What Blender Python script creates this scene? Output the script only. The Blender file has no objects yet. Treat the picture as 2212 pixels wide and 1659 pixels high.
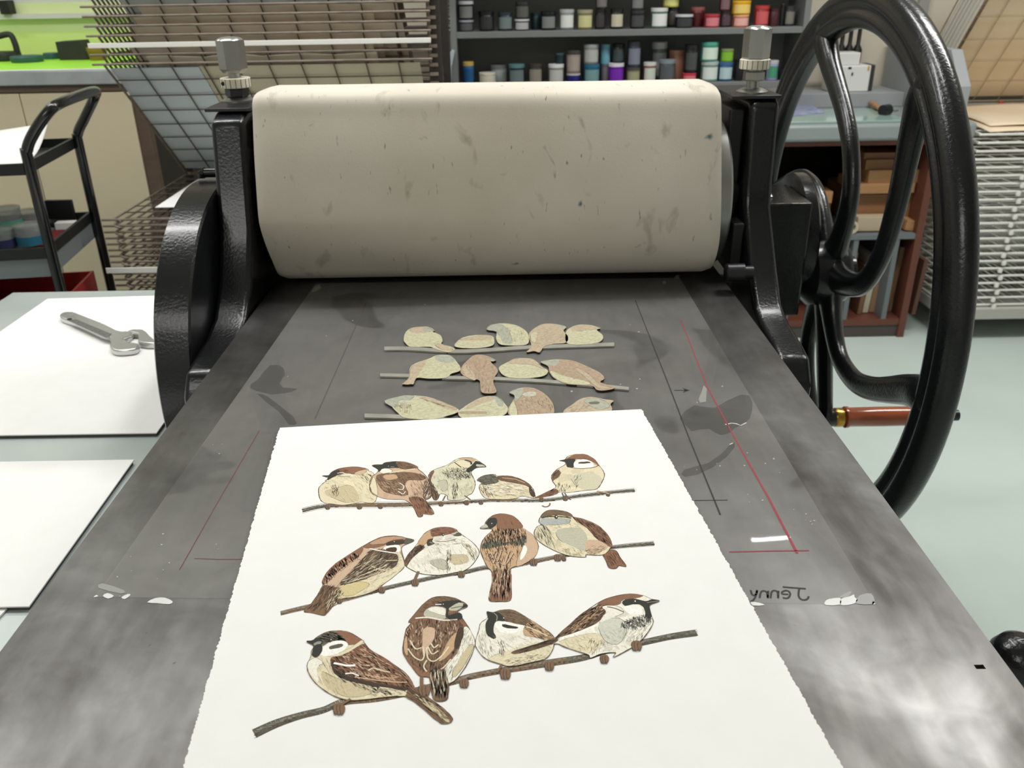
import bpy, math, random
from mathutils import Vector, Matrix
from mathutils.geometry import tessellate_polygon
random.seed(7)
sc = bpy.context.scene
COL = sc.collection

# ------------------------------------------------------------------ camera
W, H, F = 2212.0, 1659.0, 1853.0
CX, CY = W / 2, H / 2
Yc = Vector(((1085 - CX) / F, -(-46 - CY) / F, -1.0)).normalized()
Xc = Vector((1.0, 0.018, 0.0)); Xc.z = -(Xc.x * Yc.x + Xc.y * Yc.y) / Yc.z; Xc.normalize()
Zc = Xc.cross(Yc)
RM = Matrix((Xc, Yc, Zc))                 # world = RM @ camera
CAM = Vector((0, 0, 1.28))
cd = bpy.data.cameras.new('camera'); cam = bpy.data.objects.new('camera', cd); COL.objects.link(cam)
cam.matrix_world = Matrix.Translation(CAM) @ RM.to_4x4()
cd.sensor_width = 36.0; cd.sensor_fit = 'HORIZONTAL'; cd.lens = F / W * 36.0
cd.clip_start = 0.02; cd.clip_end = 50
cd.dof.use_dof = True; cd.dof.focus_distance = 0.78; cd.dof.aperture_fstop = 13.0
sc.camera = cam

# ------------------------------------------------------------------ exposure, world, lights
sc.view_settings.view_transform = 'Standard'; sc.view_settings.look = 'None'
sc.view_settings.gamma = 1.0; sc.view_settings.use_curve_mapping = False
sc.view_settings.exposure = 0.0
wd = bpy.data.worlds.new('world'); sc.world = wd; wd.use_nodes = True
wd.node_tree.nodes['Background'].inputs[0].default_value = (0.8, 0.86, 0.9, 1)
wd.node_tree.nodes['Background'].inputs[1].default_value = 0.08
CEIL = 2.75
LAMPS = [(1.5, 1.95, 1.3, 0.3, 36), (-1.1, 1.62, 1.3, 0.14, 21), (0.1, 1.72, 0.16, 1.2, 15),
         (-1.2, -1.5, 1.3, 1.1, 15), (1.12, 3.06, 0.17, 0.025, 2), (-2.4, 2.85, 0.9, 0.14, 10)]  # wide panel behind the camera: added fill lamp to brighten the felt front
for lx, ly, sx, sy, pw in LAMPS:
    ld = bpy.data.lights.new('ceiling_tube', 'AREA'); ld.shape = 'RECTANGLE'; ld.size = sx; ld.size_y = sy
    ld.energy = pw; ld.color = (1.0, 0.996, 0.988)
    lo = bpy.data.objects.new('ceiling_tube', ld); lo.location = (lx, ly, CEIL - 0.105); COL.objects.link(lo)

# ------------------------------------------------------------------ helpers
def ray(px, py): return RM @ Vector(((px - CX) / F, -(py - CY) / F, -1.0))
def onz(px, py, z): d = ray(px, py); return CAM + d * ((z - CAM.z) / d.z)
def onx(px, py, x): d = ray(px, py); return CAM + d * ((x - CAM.x) / d.x)
def ony(px, py, y): d = ray(px, py); return CAM + d * ((y - CAM.y) / d.y)

def lin(c):
    r = []
    for v in c[:3]:
        v = v / 255.0
        r.append(v / 12.92 if v <= 0.04045 else ((v + 0.055) / 1.055) ** 2.4)
    return (r[0], r[1], r[2], 1.0)

class NT:
    def __init__(s, m): s.t = m.node_tree; s.n = s.t.nodes; s.l = s.t.links
    def add(s, ty, **kw):
        n = s.n.new(ty)
        for k, v in kw.items():
            if k.startswith('i_'):
                n.inputs[k[2:].replace('_', ' ')].default_value = v
            else: setattr(n, k, v)
        return n
    def link(s, a, b): s.l.new(a, b)

MATS = {}
def mat(name, rgb, rough=0.6, metal=0.0, var=0.0, vscale=8.0, stretch=(1, 1, 1), bump=0.0, bscale=60.0, rgb2=None,
        coat=0.0, rvar=0.0, spec=None, emit=None, trans=0.0, sheen=0.0, alpha=None):
    if name in MATS: return MATS[name]
    m = bpy.data.materials.new(name); m.use_nodes = True; MATS[name] = m
    t = NT(m); b = t.n['Principled BSDF']
    b.inputs['Base Color'].default_value = lin(rgb)
    b.inputs['Roughness'].default_value = rough; b.inputs['Metallic'].default_value = metal
    if coat: b.inputs['Coat Weight'].default_value = coat; b.inputs['Coat Roughness'].default_value = 0.12
    if spec is not None: b.inputs['Specular IOR Level'].default_value = spec
    if trans: b.inputs['Transmission Weight'].default_value = trans
    if sheen: b.inputs['Sheen Weight'].default_value = sheen
    if alpha is not None: b.inputs['Alpha'].default_value = alpha
    if emit: b.inputs['Emission Color'].default_value = lin(emit[0]); b.inputs['Emission Strength'].default_value = emit[1]
    if var or bump or rvar or rgb2:
        tc = t.add('ShaderNodeTexCoord'); mp = t.add('ShaderNodeMapping'); mp.inputs['Scale'].default_value = stretch
        t.link(tc.outputs['Object'], mp.inputs['Vector'])
        nz = t.add('ShaderNodeTexNoise'); nz.inputs['Scale'].default_value = vscale; nz.inputs['Detail'].default_value = 5
        t.link(mp.outputs[0], nz.inputs['Vector'])
        if var or rgb2:
            rp = t.add('ShaderNodeValToRGB'); rp.color_ramp.elements[0].position = 0.3; rp.color_ramp.elements[1].position = 0.7
            c0 = lin(rgb); c1 = lin(rgb2) if rgb2 else tuple(min(1, v * (1 + var)) for v in c0[:3]) + (1,)
            if not rgb2: c0 = tuple(v * (1 - var) for v in c0[:3]) + (1,)
            rp.color_ramp.elements[0].color = c0; rp.color_ramp.elements[1].color = c1
            t.link(nz.outputs['Fac'], rp.inputs['Fac']); t.link(rp.outputs['Color'], b.inputs['Base Color'])
        if rvar:
            mr = t.add('ShaderNodeMapRange'); mr.inputs['To Min'].default_value = max(0.02, rough - rvar); mr.inputs['To Max'].default_value = rough + rvar
            t.link(nz.outputs['Fac'], mr.inputs['Value']); t.link(mr.outputs[0], b.inputs['Roughness'])
        if bump:
            n2 = t.add('ShaderNodeTexNoise'); n2.inputs['Scale'].default_value = bscale; n2.inputs['Detail'].default_value = 3
            t.link(mp.outputs[0], n2.inputs['Vector'])
            bp = t.add('ShaderNodeBump'); bp.inputs['Strength'].default_value = bump; bp.inputs['Distance'].default_value = 0.002
            t.link(n2.outputs['Fac'], bp.inputs['Height']); t.link(bp.outputs[0], b.inputs['Normal'])
    return m

def attr_mat(name, rough=0.8, grain=0.08, gscale=900, metal=0.0):
    if name in MATS: return MATS[name]
    m = bpy.data.materials.new(name); m.use_nodes = True; MATS[name] = m
    t = NT(m); b = t.n['Principled BSDF']; b.inputs['Roughness'].default_value = rough; b.inputs['Metallic'].default_value = metal
    a = t.add('ShaderNodeAttribute', attribute_name='Col')
    tc = t.add('ShaderNodeTexCoord'); nz = t.add('ShaderNodeTexNoise'); nz.inputs['Scale'].default_value = gscale; nz.inputs['Detail'].default_value = 4
    t.link(tc.outputs['Object'], nz.inputs['Vector'])
    mr = t.add('ShaderNodeMapRange'); mr.inputs['From Min'].default_value = 0.3; mr.inputs['From Max'].default_value = 0.7
    mr.inputs['To Min'].default_value = 1 - grain; mr.inputs['To Max'].default_value = 1 + grain
    t.link(nz.outputs['Fac'], mr.inputs['Value'])
    mx = t.add('ShaderNodeVectorMath', operation='SCALE'); t.link(a.outputs['Color'], mx.inputs[0]); t.link(mr.outputs[0], mx.inputs['Scale'])
    t.link(mx.outputs[0], b.inputs['Base Color'])
    return m

def wloc(o):
    v = Vector((0, 0, 0))
    while o: v += o.location; o = o.parent
    return v

def tag(o, label=None, cat=None, group=None, kind=None):
    if label: o['label'] = label
    if cat: o['category'] = cat
    if group: o['group'] = group
    if kind: o['kind'] = kind
    return o

def thing(name, label, cat, loc=(0, 0, 0), group=None):
    o = bpy.data.objects.new(name, None); o.location = loc; o.empty_display_size = 0.02; COL.objects.link(o)
    return tag(o, label, cat, group)

def copy_tree(o, parent=None):
    c = o.copy(); COL.objects.link(c); c.parent = parent
    for ch in list(o.children): copy_tree(ch, c)
    return c

class MB:
    def __init__(s): s.v = []; s.f = []; s.c = []
    def face(s, idx, col=None): s.f.append(idx); s.c.append(col)
    def box(s, x0, x1, y0, y1, z0, z1):
        n = len(s.v)
        s.v += [Vector(p) for p in ((x0, y0, z0), (x1, y0, z0), (x1, y1, z0), (x0, y1, z0), (x0, y0, z1), (x1, y0, z1), (x1, y1, z1), (x0, y1, z1))]
        for q in ((0, 3, 2, 1), (4, 5, 6, 7), (0, 1, 5, 4), (1, 2, 6, 5), (2, 3, 7, 6), (3, 0, 4, 7)): s.face([n + i for i in q])
        return s
    def obox(s, c, ux, uy, uz):
        """oriented box: centre and three half-extent vectors"""
        n = len(s.v); c = Vector(c); ux, uy, uz = Vector(ux), Vector(uy), Vector(uz)
        for a, b, d in ((-1, -1, -1), (1, -1, -1), (1, 1, -1), (-1, 1, -1), (-1, -1, 1), (1, -1, 1), (1, 1, 1), (-1, 1, 1)): s.v.append(c + ux * a + uy * b + uz * d)
        for q in ((0, 3, 2, 1), (4, 5, 6, 7), (0, 1, 5, 4), (1, 2, 6, 5), (2, 3, 7, 6), (3, 0, 4, 7)): s.face([n + i for i in q])
        return s
    def prism(s, pts, d):
        """closed polygon pts (3D), swept by vector d"""
        n = len(s.v); k = len(pts); d = Vector(d)
        pts = [Vector(p) for p in pts]
        s.v += pts + [p + d for p in pts]
        nrm = Vector((0, 0, 0))
        for i in range(k): nrm += pts[i].cross(pts[(i + 1) % k])
        fl = nrm.dot(d) > 0
        a = list(range(n, n + k)); b = list(range(n + k, n + 2 * k))
        s.face(a[::-1] if fl else a); s.face(b if fl else b[::-1])
        for i in range(k):
            j = (i + 1) % k
            s.face([a[i], a[j], b[j], b[i]] if fl else [a[j], a[i], b[i], b[j]])
        return s
    def poly(s, pts, col=None):
        n = len(s.v); s.v += [Vector(p) for p in pts]; s.face(list(range(n, n + len(pts))), col); return s
    def tube(s, path, r, seg=10, closed=False, sq=None, up=None):
        """sweep along path; r number or list; sq=(a,b) scales on the two cross axes"""
        P = [Vector(p) for p in path]; k = len(P); n0 = len(s.v)
        R = r if isinstance(r, (list, tuple)) else [r] * k
        ref = Vector(up) if up else None
        prev = None
        for i in range(k):
            if closed: tdir = (P[(i + 1) % k] - P[i - 1])
            else: tdir = P[min(i + 1, k - 1)] - P[max(i - 1, 0)]
            tdir.normalize()
            if ref is not None: u = ref - tdir * ref.dot(tdir)
            elif prev is None:
                u = Vector((0, 0, 1)) if abs(tdir.z) < 0.9 else Vector((1, 0, 0)); u = u - tdir * u.dot(tdir)
            else: u = prev - tdir * prev.dot(tdir)
            u.normalize(); prev = u; w = tdir.cross(u)
            a, b = sq if sq else (1, 1)
            for j in range(seg):
                t = 2 * math.pi * j / seg
                s.v.append(P[i] + (u * math.cos(t) * a + w * math.sin(t) * b) * R[i])
        rng = k if closed else k - 1
        for i in range(rng):
            for j in range(seg):
                a = n0 + i * seg + j; b = n0 + i * seg + (j + 1) % seg
                c = n0 + ((i + 1) % k) * seg + (j + 1) % seg; d = n0 + ((i + 1) % k) * seg + j
                s.face([a, b, c, d])
        if not closed:
            s.face([n0 + j for j in range(seg)][::-1]); s.face([n0 + (k - 1) * seg + j for j in range(seg)])
        return s
    def lathe(s, prof, c, axis='z', seg=24, closed=False, phase=0.0):
        """prof list of (r, h) along axis from point c"""
        n0 = len(s.v); c = Vector(c); k = len(prof)
        for r, h in prof:
            for j in range(seg):
                t = 2 * math.pi * (j + phase) / seg; a, b = r * math.cos(t), r * math.sin(t)
                s.v.append(c + Vector({'z': (a, b, h), 'x': (h, a, b), 'y': (b, h, a)}[axis]))
        for i in range(k if closed else k - 1):
            for j in range(seg):
                i2 = (i + 1) % k
                s.face([n0 + i * seg + j, n0 + i * seg + (j + 1) % seg, n0 + i2 * seg + (j + 1) % seg, n0 + i2 * seg + j])
        if not closed:
            if prof[0][0] > 1e-6: s.face([n0 + j for j in range(seg)][::-1])
            if prof[-1][0] > 1e-6: s.face([n0 + (k - 1) * seg + j for j in range(seg)])
        return s
    def build(s, name, m, parent=None, loc=None, bevel=0.0, smooth=True, angle=35, label=None, colors=False, bseg=2):
        me = bpy.data.meshes.new(name)
        off = wloc(parent) if parent else Vector((0, 0, 0))
        if loc is not None: off = Vector(loc) if not parent else off
        me.from_pydata([tuple(v - off) for v in s.v], [], s.f)
        me.materials.append(m)
        if colors:
            at = me.color_attributes.new('Col', 'FLOAT_COLOR', 'CORNER'); i = 0
            for p, c in zip(me.polygons, s.c):
                cc = c or (0.5, 0.5, 0.5, 1)
                for _ in p.loop_indices: at.data[i].color = cc; i += 1
        if smooth:
            me.shade_smooth(); me.set_sharp_from_angle(angle=math.radians(angle))
        o = bpy.data.objects.new(name, me); COL.objects.link(o)
        if parent: o.parent = parent
        elif loc is not None: o.location = loc
        if bevel:
            md = o.modifiers.new('bevel', 'BEVEL'); md.width = bevel; md.segments = bseg; md.limit_method = 'ANGLE'; md.angle_limit = math.radians(40)
        if label: o['label'] = label
        return o

def crom(P, n=6, closed=True):
    """Catmull-Rom through points (any dimension)"""
    P = [tuple(p) for p in P]; k = len(P); out = []
    for i in range(k if closed else k - 1):
        p0 = P[(i - 1) % k] if closed or i > 0 else P[i]; p1 = P[i]; p2 = P[(i + 1) % k]; p3 = P[(i + 2) % k] if closed or i + 2 < k else p2
        for j in range(n):
            t = j / n
            out.append(tuple(0.5 * (2 * b + (c - a) * t + (2 * a - 5 * b + 4 * c - d) * t * t + (3 * b - a - 3 * c + d) * t ** 3) for a, b, c, d in zip(p0, p1, p2, p3)))
    if not closed: out.append(P[-1])
    return out

def struct(mb, name, m, **kw):
    o = mb.build(name, m, **kw); o['kind'] = 'structure'; return o

# ------------------------------------------------------------------ common materials
M_black = mat('black_enamel', (19, 20, 22), 0.24, var=0.25, vscale=6, bump=0.28, bscale=260, coat=0.25, spec=0.4)
M_blackflat = mat('black_satin', (20, 20, 21), 0.45, bump=0.08, bscale=120)
M_steel = mat('steel', (160, 159, 156), 0.3, metal=.9, rvar=0.08, vscale=20, var=0.1)
M_darksteel = mat('dark_steel', (70, 70, 72), 0.35, metal=0.9, rvar=0.1, vscale=30)
M_chrome = mat('chrome', (215, 215, 214), 0.2, metal=.9, rvar=0.05, vscale=25)
M_brass = mat('brass', (190, 150, 70), 0.25, metal=1.0)
M_white = mat('white_paint', (232, 231, 226), 0.55)
M_paper = mat('white_paper', (240, 239, 236), 0.85, var=0.015, vscale=30, bump=0.03, bscale=400)

# ------------------------------------------------------------------ the room
M_floor = mat('floor_paint', (198, 211, 204), 0.38, var=0.05, vscale=2.2, bump=0.03, bscale=20, rvar=0.1)
M_wall = mat('wall_paint', (205, 196, 178), 0.8, var=0.03, vscale=3)
M_wallw = mat('wall_white', (212, 211, 206), 0.8, var=0.02, vscale=3)
X0, X1, Y0, Y1 = -3.0, 3.2, -2.4, 3.72
struct(MB().box(X0, X1, Y0, Y1, -0.05, 0), 'floor', M_floor)
struct(MB().box(X0, X1, Y0, Y1, CEIL, CEIL + 0.05), 'ceiling', M_wallw)
struct(MB().box(X0, X1, Y1, Y1 + 0.05, 0, CEIL), 'wall_back', M_wall)
struct(MB().box(X0, X1, Y0 - 0.05, Y0, 0, CEIL), 'wall_front', M_wallw)
struct(MB().box(X0 - 0.05, X0, Y0, Y1, 0, CEIL), 'wall_left', M_wallw)
struct(MB().box(X1, X1 + 0.05, Y0, Y1, 0, CEIL), 'wall_right', M_wallw)
M_diff = mat('lamp_diffuser', (250, 248, 240), 0.5, emit=((255, 250, 238), 1.6))
for i, (lx, ly, sx, sy, pw) in enumerate(LAMPS):
    t = thing('ceiling_light_or_fill', 'white linear ceiling light ' + ['on the right of the press, the longest one there', 'on the left over the trolley', 'straight above the press', 'added as unseen fill behind the camera on the left', 'the short one near the ink shelf', 'over the cream cabinet'][i], 'ceiling light', (lx, ly, CEIL), 'ceiling lights')
    MB().box(lx - sx / 2 - .03, lx + sx / 2 + .03, ly - sy / 2 - .03, ly + sy / 2 + .03, CEIL - .06, CEIL).build('housing', M_white, t)
    MB().box(lx - sx / 2, lx + sx / 2, ly - sy / 2, ly + sy / 2, CEIL - .095, CEIL - .06).build('diffuser', M_diff, t)

# ------------------------------------------------------------------ etching press
BZ = 0.85
press = thing('etching_press', 'large black cast iron etching press with a steel bed and spoked handwheel', 'printing press', (0, 1.35, 0))

def bed_mat():
    m = bpy.data.materials.new('bed_steel'); m.use_nodes = True; t = NT(m); b = t.n['Principled BSDF']
    tc = t.add('ShaderNodeTexCoord')
    def noise(scale, stretch, detail=5, dist=0.0):
        mp = t.add('ShaderNodeMapping'); mp.inputs['Scale'].default_value = stretch
        n = t.add('ShaderNodeTexNoise'); n.inputs['Scale'].default_value = scale; n.inputs['Detail'].default_value = detail; n.inputs['Distortion'].default_value = dist
        t.link(tc.outputs['Object'], mp.inputs['Vector']); t.link(mp.outputs[0], n.inputs['Vector']); return n.outputs['Fac']
    a = noise(5.5, (1.2, .9, 1), 7, 1.1); s = noise(9.0, (7, 0.9, 1), 5); c = noise(120.0, (1, 1, 1), 3)
    mx = t.add('ShaderNodeMix'); mx.data_type = 'FLOAT'; mx.inputs[0].default_value = 0.22; t.link(a, mx.inputs[2]); t.link(s, mx.inputs[3])
    rp = t.add('ShaderNodeValToRGB'); e = rp.color_ramp.elements
    e[0].position = 0.33; e[0].color = lin((66, 63, 60)); e[1].position = 0.67; e[1].color = lin((122, 121, 119))
    t.link(mx.outputs[0], rp.inputs['Fac'])
    mo = noise(34.0, (1, 1, 1), 4, .8)
    mmr = t.add('ShaderNodeMapRange'); mmr.inputs['From Min'].default_value = .3; mmr.inputs['From Max'].default_value = .7; mmr.inputs['To Min'].default_value = .86; mmr.inputs['To Max'].default_value = 1.12
    t.link(mo, mmr.inputs['Value'])
    vm = t.add('ShaderNodeVectorMath', operation='SCALE'); t.link(rp.outputs['Color'], vm.inputs[0]); t.link(mmr.outputs[0], vm.inputs['Scale'])
    # fine dark pits
    pt = t.add('ShaderNodeValToRGB'); pt.color_ramp.elements[0].position = 0.2; pt.color_ramp.elements[0].color = (0.45, 0.44, 0.43, 1); pt.color_ramp.elements[1].position = 0.26
    t.link(c, pt.inputs['Fac'])
    mm = t.add('ShaderNodeMix'); mm.data_type = 'RGBA'; mm.blend_type = 'MULTIPLY'; mm.inputs[0].default_value = 1.0
    t.link(vm.outputs[0], mm.inputs[6]); t.link(pt.outputs['Color'], mm.inputs[7])
    t.link(mm.outputs[2], b.inputs['Base Color'])
    mr = t.add('ShaderNodeMapRange'); mr.inputs['From Min'].default_value = .3; mr.inputs['From Max'].default_value = .7
    mr.inputs['To Min'].default_value = 0.45; mr.inputs['To Max'].default_value = 0.35; t.link(mx.outputs[0], mr.inputs['Value']); t.link(mr.outputs[0], b.inputs['Roughness'])
    b.inputs['Metallic'].default_value = 0.85
    bp = t.add('ShaderNodeBump'); bp.inputs['Strength'].default_value = 0.08; bp.inputs['Distance'].default_value = 0.001
    t.link(s, bp.inputs['Height']); t.link(bp.outputs[0], b.inputs['Normal'])
    return m
M_bed = bed_mat()
BX0, BX1, BY0, BY1 = -0.368, 0.337, 0.06, 2.1
hp = [onz(2103, 1436, BZ), onz(2124, 1436, BZ), onz(2129, 1445, BZ), onz(2107, 1445, BZ)]
hx0, hx1 = hp[0].x, hp[1].x; hy0, hy1 = hp[2].y, hp[0].y
mb = MB()
xs = [BX0, hx0, hx1, BX1]; ys = [BY0, hy0, hy1, BY1]
mb.v = [Vector((x, y, BZ)) for y in ys for x in xs]
for j in range(3):
    for i in range(3):
        if not (i == 1 and j == 1): mb.face([j * 4 + i, j * 4 + i + 1, j * 4 + i + 5, j * 4 + i + 4])
n = len(mb.v); mb.v += [Vector((x, y, BZ - .003)) for x, y in ((hx0, hy0), (hx1, hy0), (hx1, hy1), (hx0, hy1))]
top = [5, 6, 10, 9]
for i in range(4): mb.face([top[(i + 1) % 4], top[i], n + i, n + (i + 1) % 4])
mb.face([n, n + 1, n + 2, n + 3])
n = len(mb.v); mb.v += [Vector((x, y, BZ - .022)) for x, y in ((BX0, BY0), (BX1, BY0), (BX1, BY1), (BX0, BY1))]
cr = [0, 3, 15, 12]; rims = [[0, 1, 2, 3], [3, 7, 11, 15], [15, 14, 13, 12], [12, 8, 4, 0]]
for i in range(4): mb.face([n + i, n + (i + 1) % 4] + rims[i][::-1])
mb.face([n + 3, n + 2, n + 1, n])
mb.build('bed', M_bed, press, smooth=False, label='brushed grey steel bed plate')

# side frames: profile in (y, z), swept in x
def frame_profile(yo):
    L = [(1.295, 1.105), (1.308, 1.112), (1.43, 1.112), (1.443, 1.1), (1.45, .97), (1.52, .86), (1.60, .835), (1.66, .80), (1.68, .7),
         (1.66, .05), (1.70, 0), (1.0, 0), (1.02, .05), (1.02, .70), (1.012, .775), (1.035, .808), (1.075, .816), (1.135, .822), (1.175, .836), (1.215, .875), (1.28, .955), (1.288, .99)]
    return [(y + yo, z) for y, z in L]
for nm, xa, xb, yo in (('left', -0.420, -0.371, -0.012), ('right', 0.366, 0.41, 0.03)):
    pr = frame_profile(yo)
    if xa < 0: pr = [(1.266, 1.102)] + pr[1:10] + [(1.688, 0), (.97, 0), (.995, .05), (.998, .70), (.988, .775), (.991, .80), (1.012, .827), (1.055, .833), (1.098, .837), (1.145, .85), (1.186, .885), (1.229, .955), (1.262, 1.085)]
    MB().prism([(xa, y, z) for y, z in pr], (xb - xa, 0, 0)).build('side_frame', M_black, press, bevel=0.008, bseg=3)
    bxa, bxb = (xb + .001, xb + .016) if xa < 0 else (xa - .026, xa - .001)
    MB().box(bxa, bxb, 1.315 + yo, 1.425 + yo, .90, 1.098).build('bearing_block', M_blackflat, press, bevel=0.004)
    xm = (xa + xb) / 2
    MB().box(-.432 if xa < 0 else .338, -.366 if xa < 0 else .412, 1.30 + yo, 1.44 + yo, 1.1125, 1.1175).build('cap_plate', M_darksteel, press, bevel=0.001)
MB().box(-.376, .366, 1.55, 1.62, .12, .2).build('cross_tie', M_blackflat, press, bevel=0.004)
MB().box(-.376, .366, 1.08, 1.15, .12, .2).build('cross_tie', M_blackflat, press, bevel=0.004)
MB().box(.347, .3655, 1.29, 1.46, .852, .935).build('bed_guide', M_blackflat, press, bevel=.003)
MB().lathe([(.085, -.371), (.085, .361)], (0, 1.36, .85 - .022 - .0855), 'x', 40).build('lower_roller', M_steel, press)

# pressure screws
def hexp(r, h0, h1, ch=.0015):
    return [(r - ch, h0), (r, h0 + ch * 1.2), (r, h1 - ch * 1.2), (r - ch, h1)]
M_collar = mat('cream_collar', (222, 216, 196), 0.4, var=.04, vscale=40)
for sx, low in ((-0.406, True), (0.3785, False)):
    yy = 1.372; z0 = 1.1175
    sr = MB().lathe([(.0095, z0 - .05), (.0095, z0 + .075)], (sx, yy, 0), 'z', 20).build('pressure_screw', M_steel, press)
    MB().lathe([(.024, z0), (.024, z0 + .002), (.016, z0 + .006), (.011, z0 + .007)], (sx, yy, 0), 'z', 28).build('washer', M_steel, sr)
    if low:
        MB().lathe(hexp(.0175, z0 + .007, z0 + .0195), (sx, yy, 0), 'z', 6, phase=.2).build('lock_nut', M_darksteel, sr, smooth=False)
        cz = z0 + .0195; hz = z0 + .0445
    else:
        MB().lathe(hexp(.0165, z0 + .017, z0 + .031), (sx, yy, 0), 'z', 6, phase=.5).build('lock_nut', M_steel, sr, smooth=False)
        cz = z0 + .0335; hz = cz + .0145
    MB().lathe([(.021, cz), (.0225, cz + .001), (.0225, cz + .0135), (.021, cz + .0145)], (sx, yy, 0), 'z', 40).build('graduated_collar', M_collar, sr)
    for k in range(18):
        a = 2 * math.pi * (k + .3) / 18; c, s = math.cos(a), math.sin(a)
        if s > .3: continue
        MB().obox((sx + c * .0226, yy + s * .0226, cz + .007), (-s * .00035, c * .00035, 0), (c * .0002, s * .0002, 0), (0, 0, .0062)).build('graduation_mark', M_blackflat, sr, smooth=False)
    if low: MB().lathe([(.003, 0), (.003, .002)], (sx - .0135, yy - .0195, cz + .0075), 'y', 10).build('grub_screw', M_blackflat, sr)
    hexr = .0205
    MB().lathe([(hexr * .78, hz - .004), (hexr, hz + .002), (hexr, hz + .042)], (sx, yy, 0), 'z', 6, phase=.28 if low else .72).build('hex_head', M_steel, sr, smooth=False)
    MB().lathe([(hexr * .95, hz + .0418), (hexr * .84, hz + .0442), (hexr * .5, hz + .0462), (.0, hz + .047)], (sx, yy, 0), 'z', 30).build('domed_top', M_chrome, sr)

# top roller steel core (the felt blanket around it is a thing of its own)
RY, RZ = 1.362, 0.9685
MB().lathe([(.02, -.376), (.05, -.372), (.1, -.369), (.107, -.364), (.112, .33), (.108, .3335), (.05, .336), (.02, .3655)], (0, RY, RZ), 'x', 56).build('top_roller', M_steel, press)

# round gear cover on the left
DC = (1.288, .756)
mb = MB().lathe([(.2, -.4205), (.2515, -.4205), (.255, -.423), (.255, -.4675), (.2515, -.47), (.0, -.47)], (0, *DC), 'x', 96)
mb.build('gear_cover', M_black, press)
MB().lathe([(.0, -.421), (.205, -.421), (.205, -.428), (0, -.428)], (0, *DC), 'x', 64).build('gear_cover_panel', M_blackflat, press)
bz = DC[1] + .255 + .0085
mb = MB().lathe([(.0072, -.462), (.0072, -.40)], (0, 1.325, bz), 'x', 14)
mb.lathe([(.0092, -.468), (.0092, -.459)], (0, 1.325, bz), 'x', 6)
mb.build('cover_bolt', M_black, press)

# right drive: gearbox, guard, hub
HC = (1.432, .807)
MB().box(.411, .492, 1.36, 1.50, .755, .948).build('gearbox', M_black, press, bevel=.004)
MB().prism([(.412, 1.40, .9485), (.44, 1.40, .9485), (.432, 1.43, .965), (.415, 1.45, .99), (.412, 1.45, 1.0)], (0, .03, 0)).build('oil_lug', M_steel, press, bevel=.002)
MB().lathe([(.0, .493), (.098, .493), (.105, .497), (.105, .515), (.098, .52), (0, .52)], (0, 1.48, .865), 'x', 48).build('gear_guard', M_black, press)
MB().lathe([(.012, .325), (.014, .327), (.014, .352), (.010, .3525), (.010, .3655)], (0, 1.225, .878), 'x', 22).build('stop_pin', M_darksteel, press)
MB().lathe([(.03, .40), (.03, .50), (.052, .5205), (.056, .525), (.056, .575), (.05, .585), (.03, .588), (.03, .60), (0, .603)], (0, *HC), 'x', 36).build('axle_hub', M_black, press)

# handwheel
rim = [(x, r) for r, x in ()]
prof = crom([(.394, .5625), (.397, .549), (.412, .541), (.425, .5455), (.436, .540), (.452, .545), (.460, .555), (.4605, .567), (.452, .577), (.43, .579), (.408, .577), (.396, .572)], 4)
mb = MB(); mb.lathe([(r, h) for r, h in prof], (0, *HC), 'x', 120, closed=True)
wheel = mb.build('handwheel', M_black, press, angle=60)
A = [(-.012, .035), (-.028, .066), (-.042, .105), (-.047, .145), (-.036, .185), (-.010, .228), (.033, .268), (.080, .302), (.128, .335), (.160, .366), (.176, .392)]
Ar = [.030, .024, .0205, .019, .0185, .0185, .019, .0205, .023, .027, .022]
for k in range(6):
    th = math.radians(60 * k); c, s = math.cos(th), math.sin(th)
    pts = crom([(HC[0] + c * y - s * z, HC[1] + s * y + c * z) for y, z in A], 4, closed=False)
    rr = [q[0] for q in crom([(r,) for r in Ar], 4, closed=False)]
    mb = MB(); mb.tube([(.559, y, z) for y, z in pts], rr, 14, sq=(.7, 1.0), up=(1, 0, 0))
    mb.build('spoke', M_black, wheel)
# crank handle with wooden grip
hl = onx(1785, 902, .565)
M_grip = mat('varnished_wood_grip', (146, 66, 32), 0.22, rgb2=(172, 88, 48), vscale=14, stretch=(1, 8, 8), coat=.6)
ch = MB().lathe([(.010, .54), (.010, .80)], (0, hl.y, hl.z), 'x', 16).build('crank_handle', M_darksteel, press)
MB().lathe([(.012, .545), (.017, .55), (.0165, .578), (.014, .582)], (0, hl.y, hl.z), 'x', 24).build('collar', M_black, ch)
MB().lathe([(.0165, .5785), (.0172, .58), (.0172, .592), (.0165, .5935)], (0, hl.y, hl.z), 'x', 24).build('ferrule', M_brass, ch, label='brass ferrule')
MB().lathe([(.0168, .594), (.0195, .597), (.0195, .602), (.0172, .606), (.0178, .66), (.0172, .74), (.0150, .765), (.012, .772)], (0, hl.y, hl.z), 'x', 28).build('grip', M_grip, ch, label='glossy red-brown wooden grip')
MB().lathe([(.0135, .773), (.0135, .782), (.011, .786), (0, .788)], (0, hl.y, hl.z), 'x', 6).build('end_nut', M_darksteel, ch, smooth=False)
mb = MB().tube([(.558, HC[0] - .005, HC[1] - .05), (.56, HC[0] - .03, HC[1] - .12), (.56, hl.y + .0, hl.z + .02), (.56, hl.y, hl.z - .012)], [.026, .022, .020, .018], 14, sq=(.6, 1), up=(1, 0, 0))
mb.build('crank_arm', M_black, press)
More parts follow.
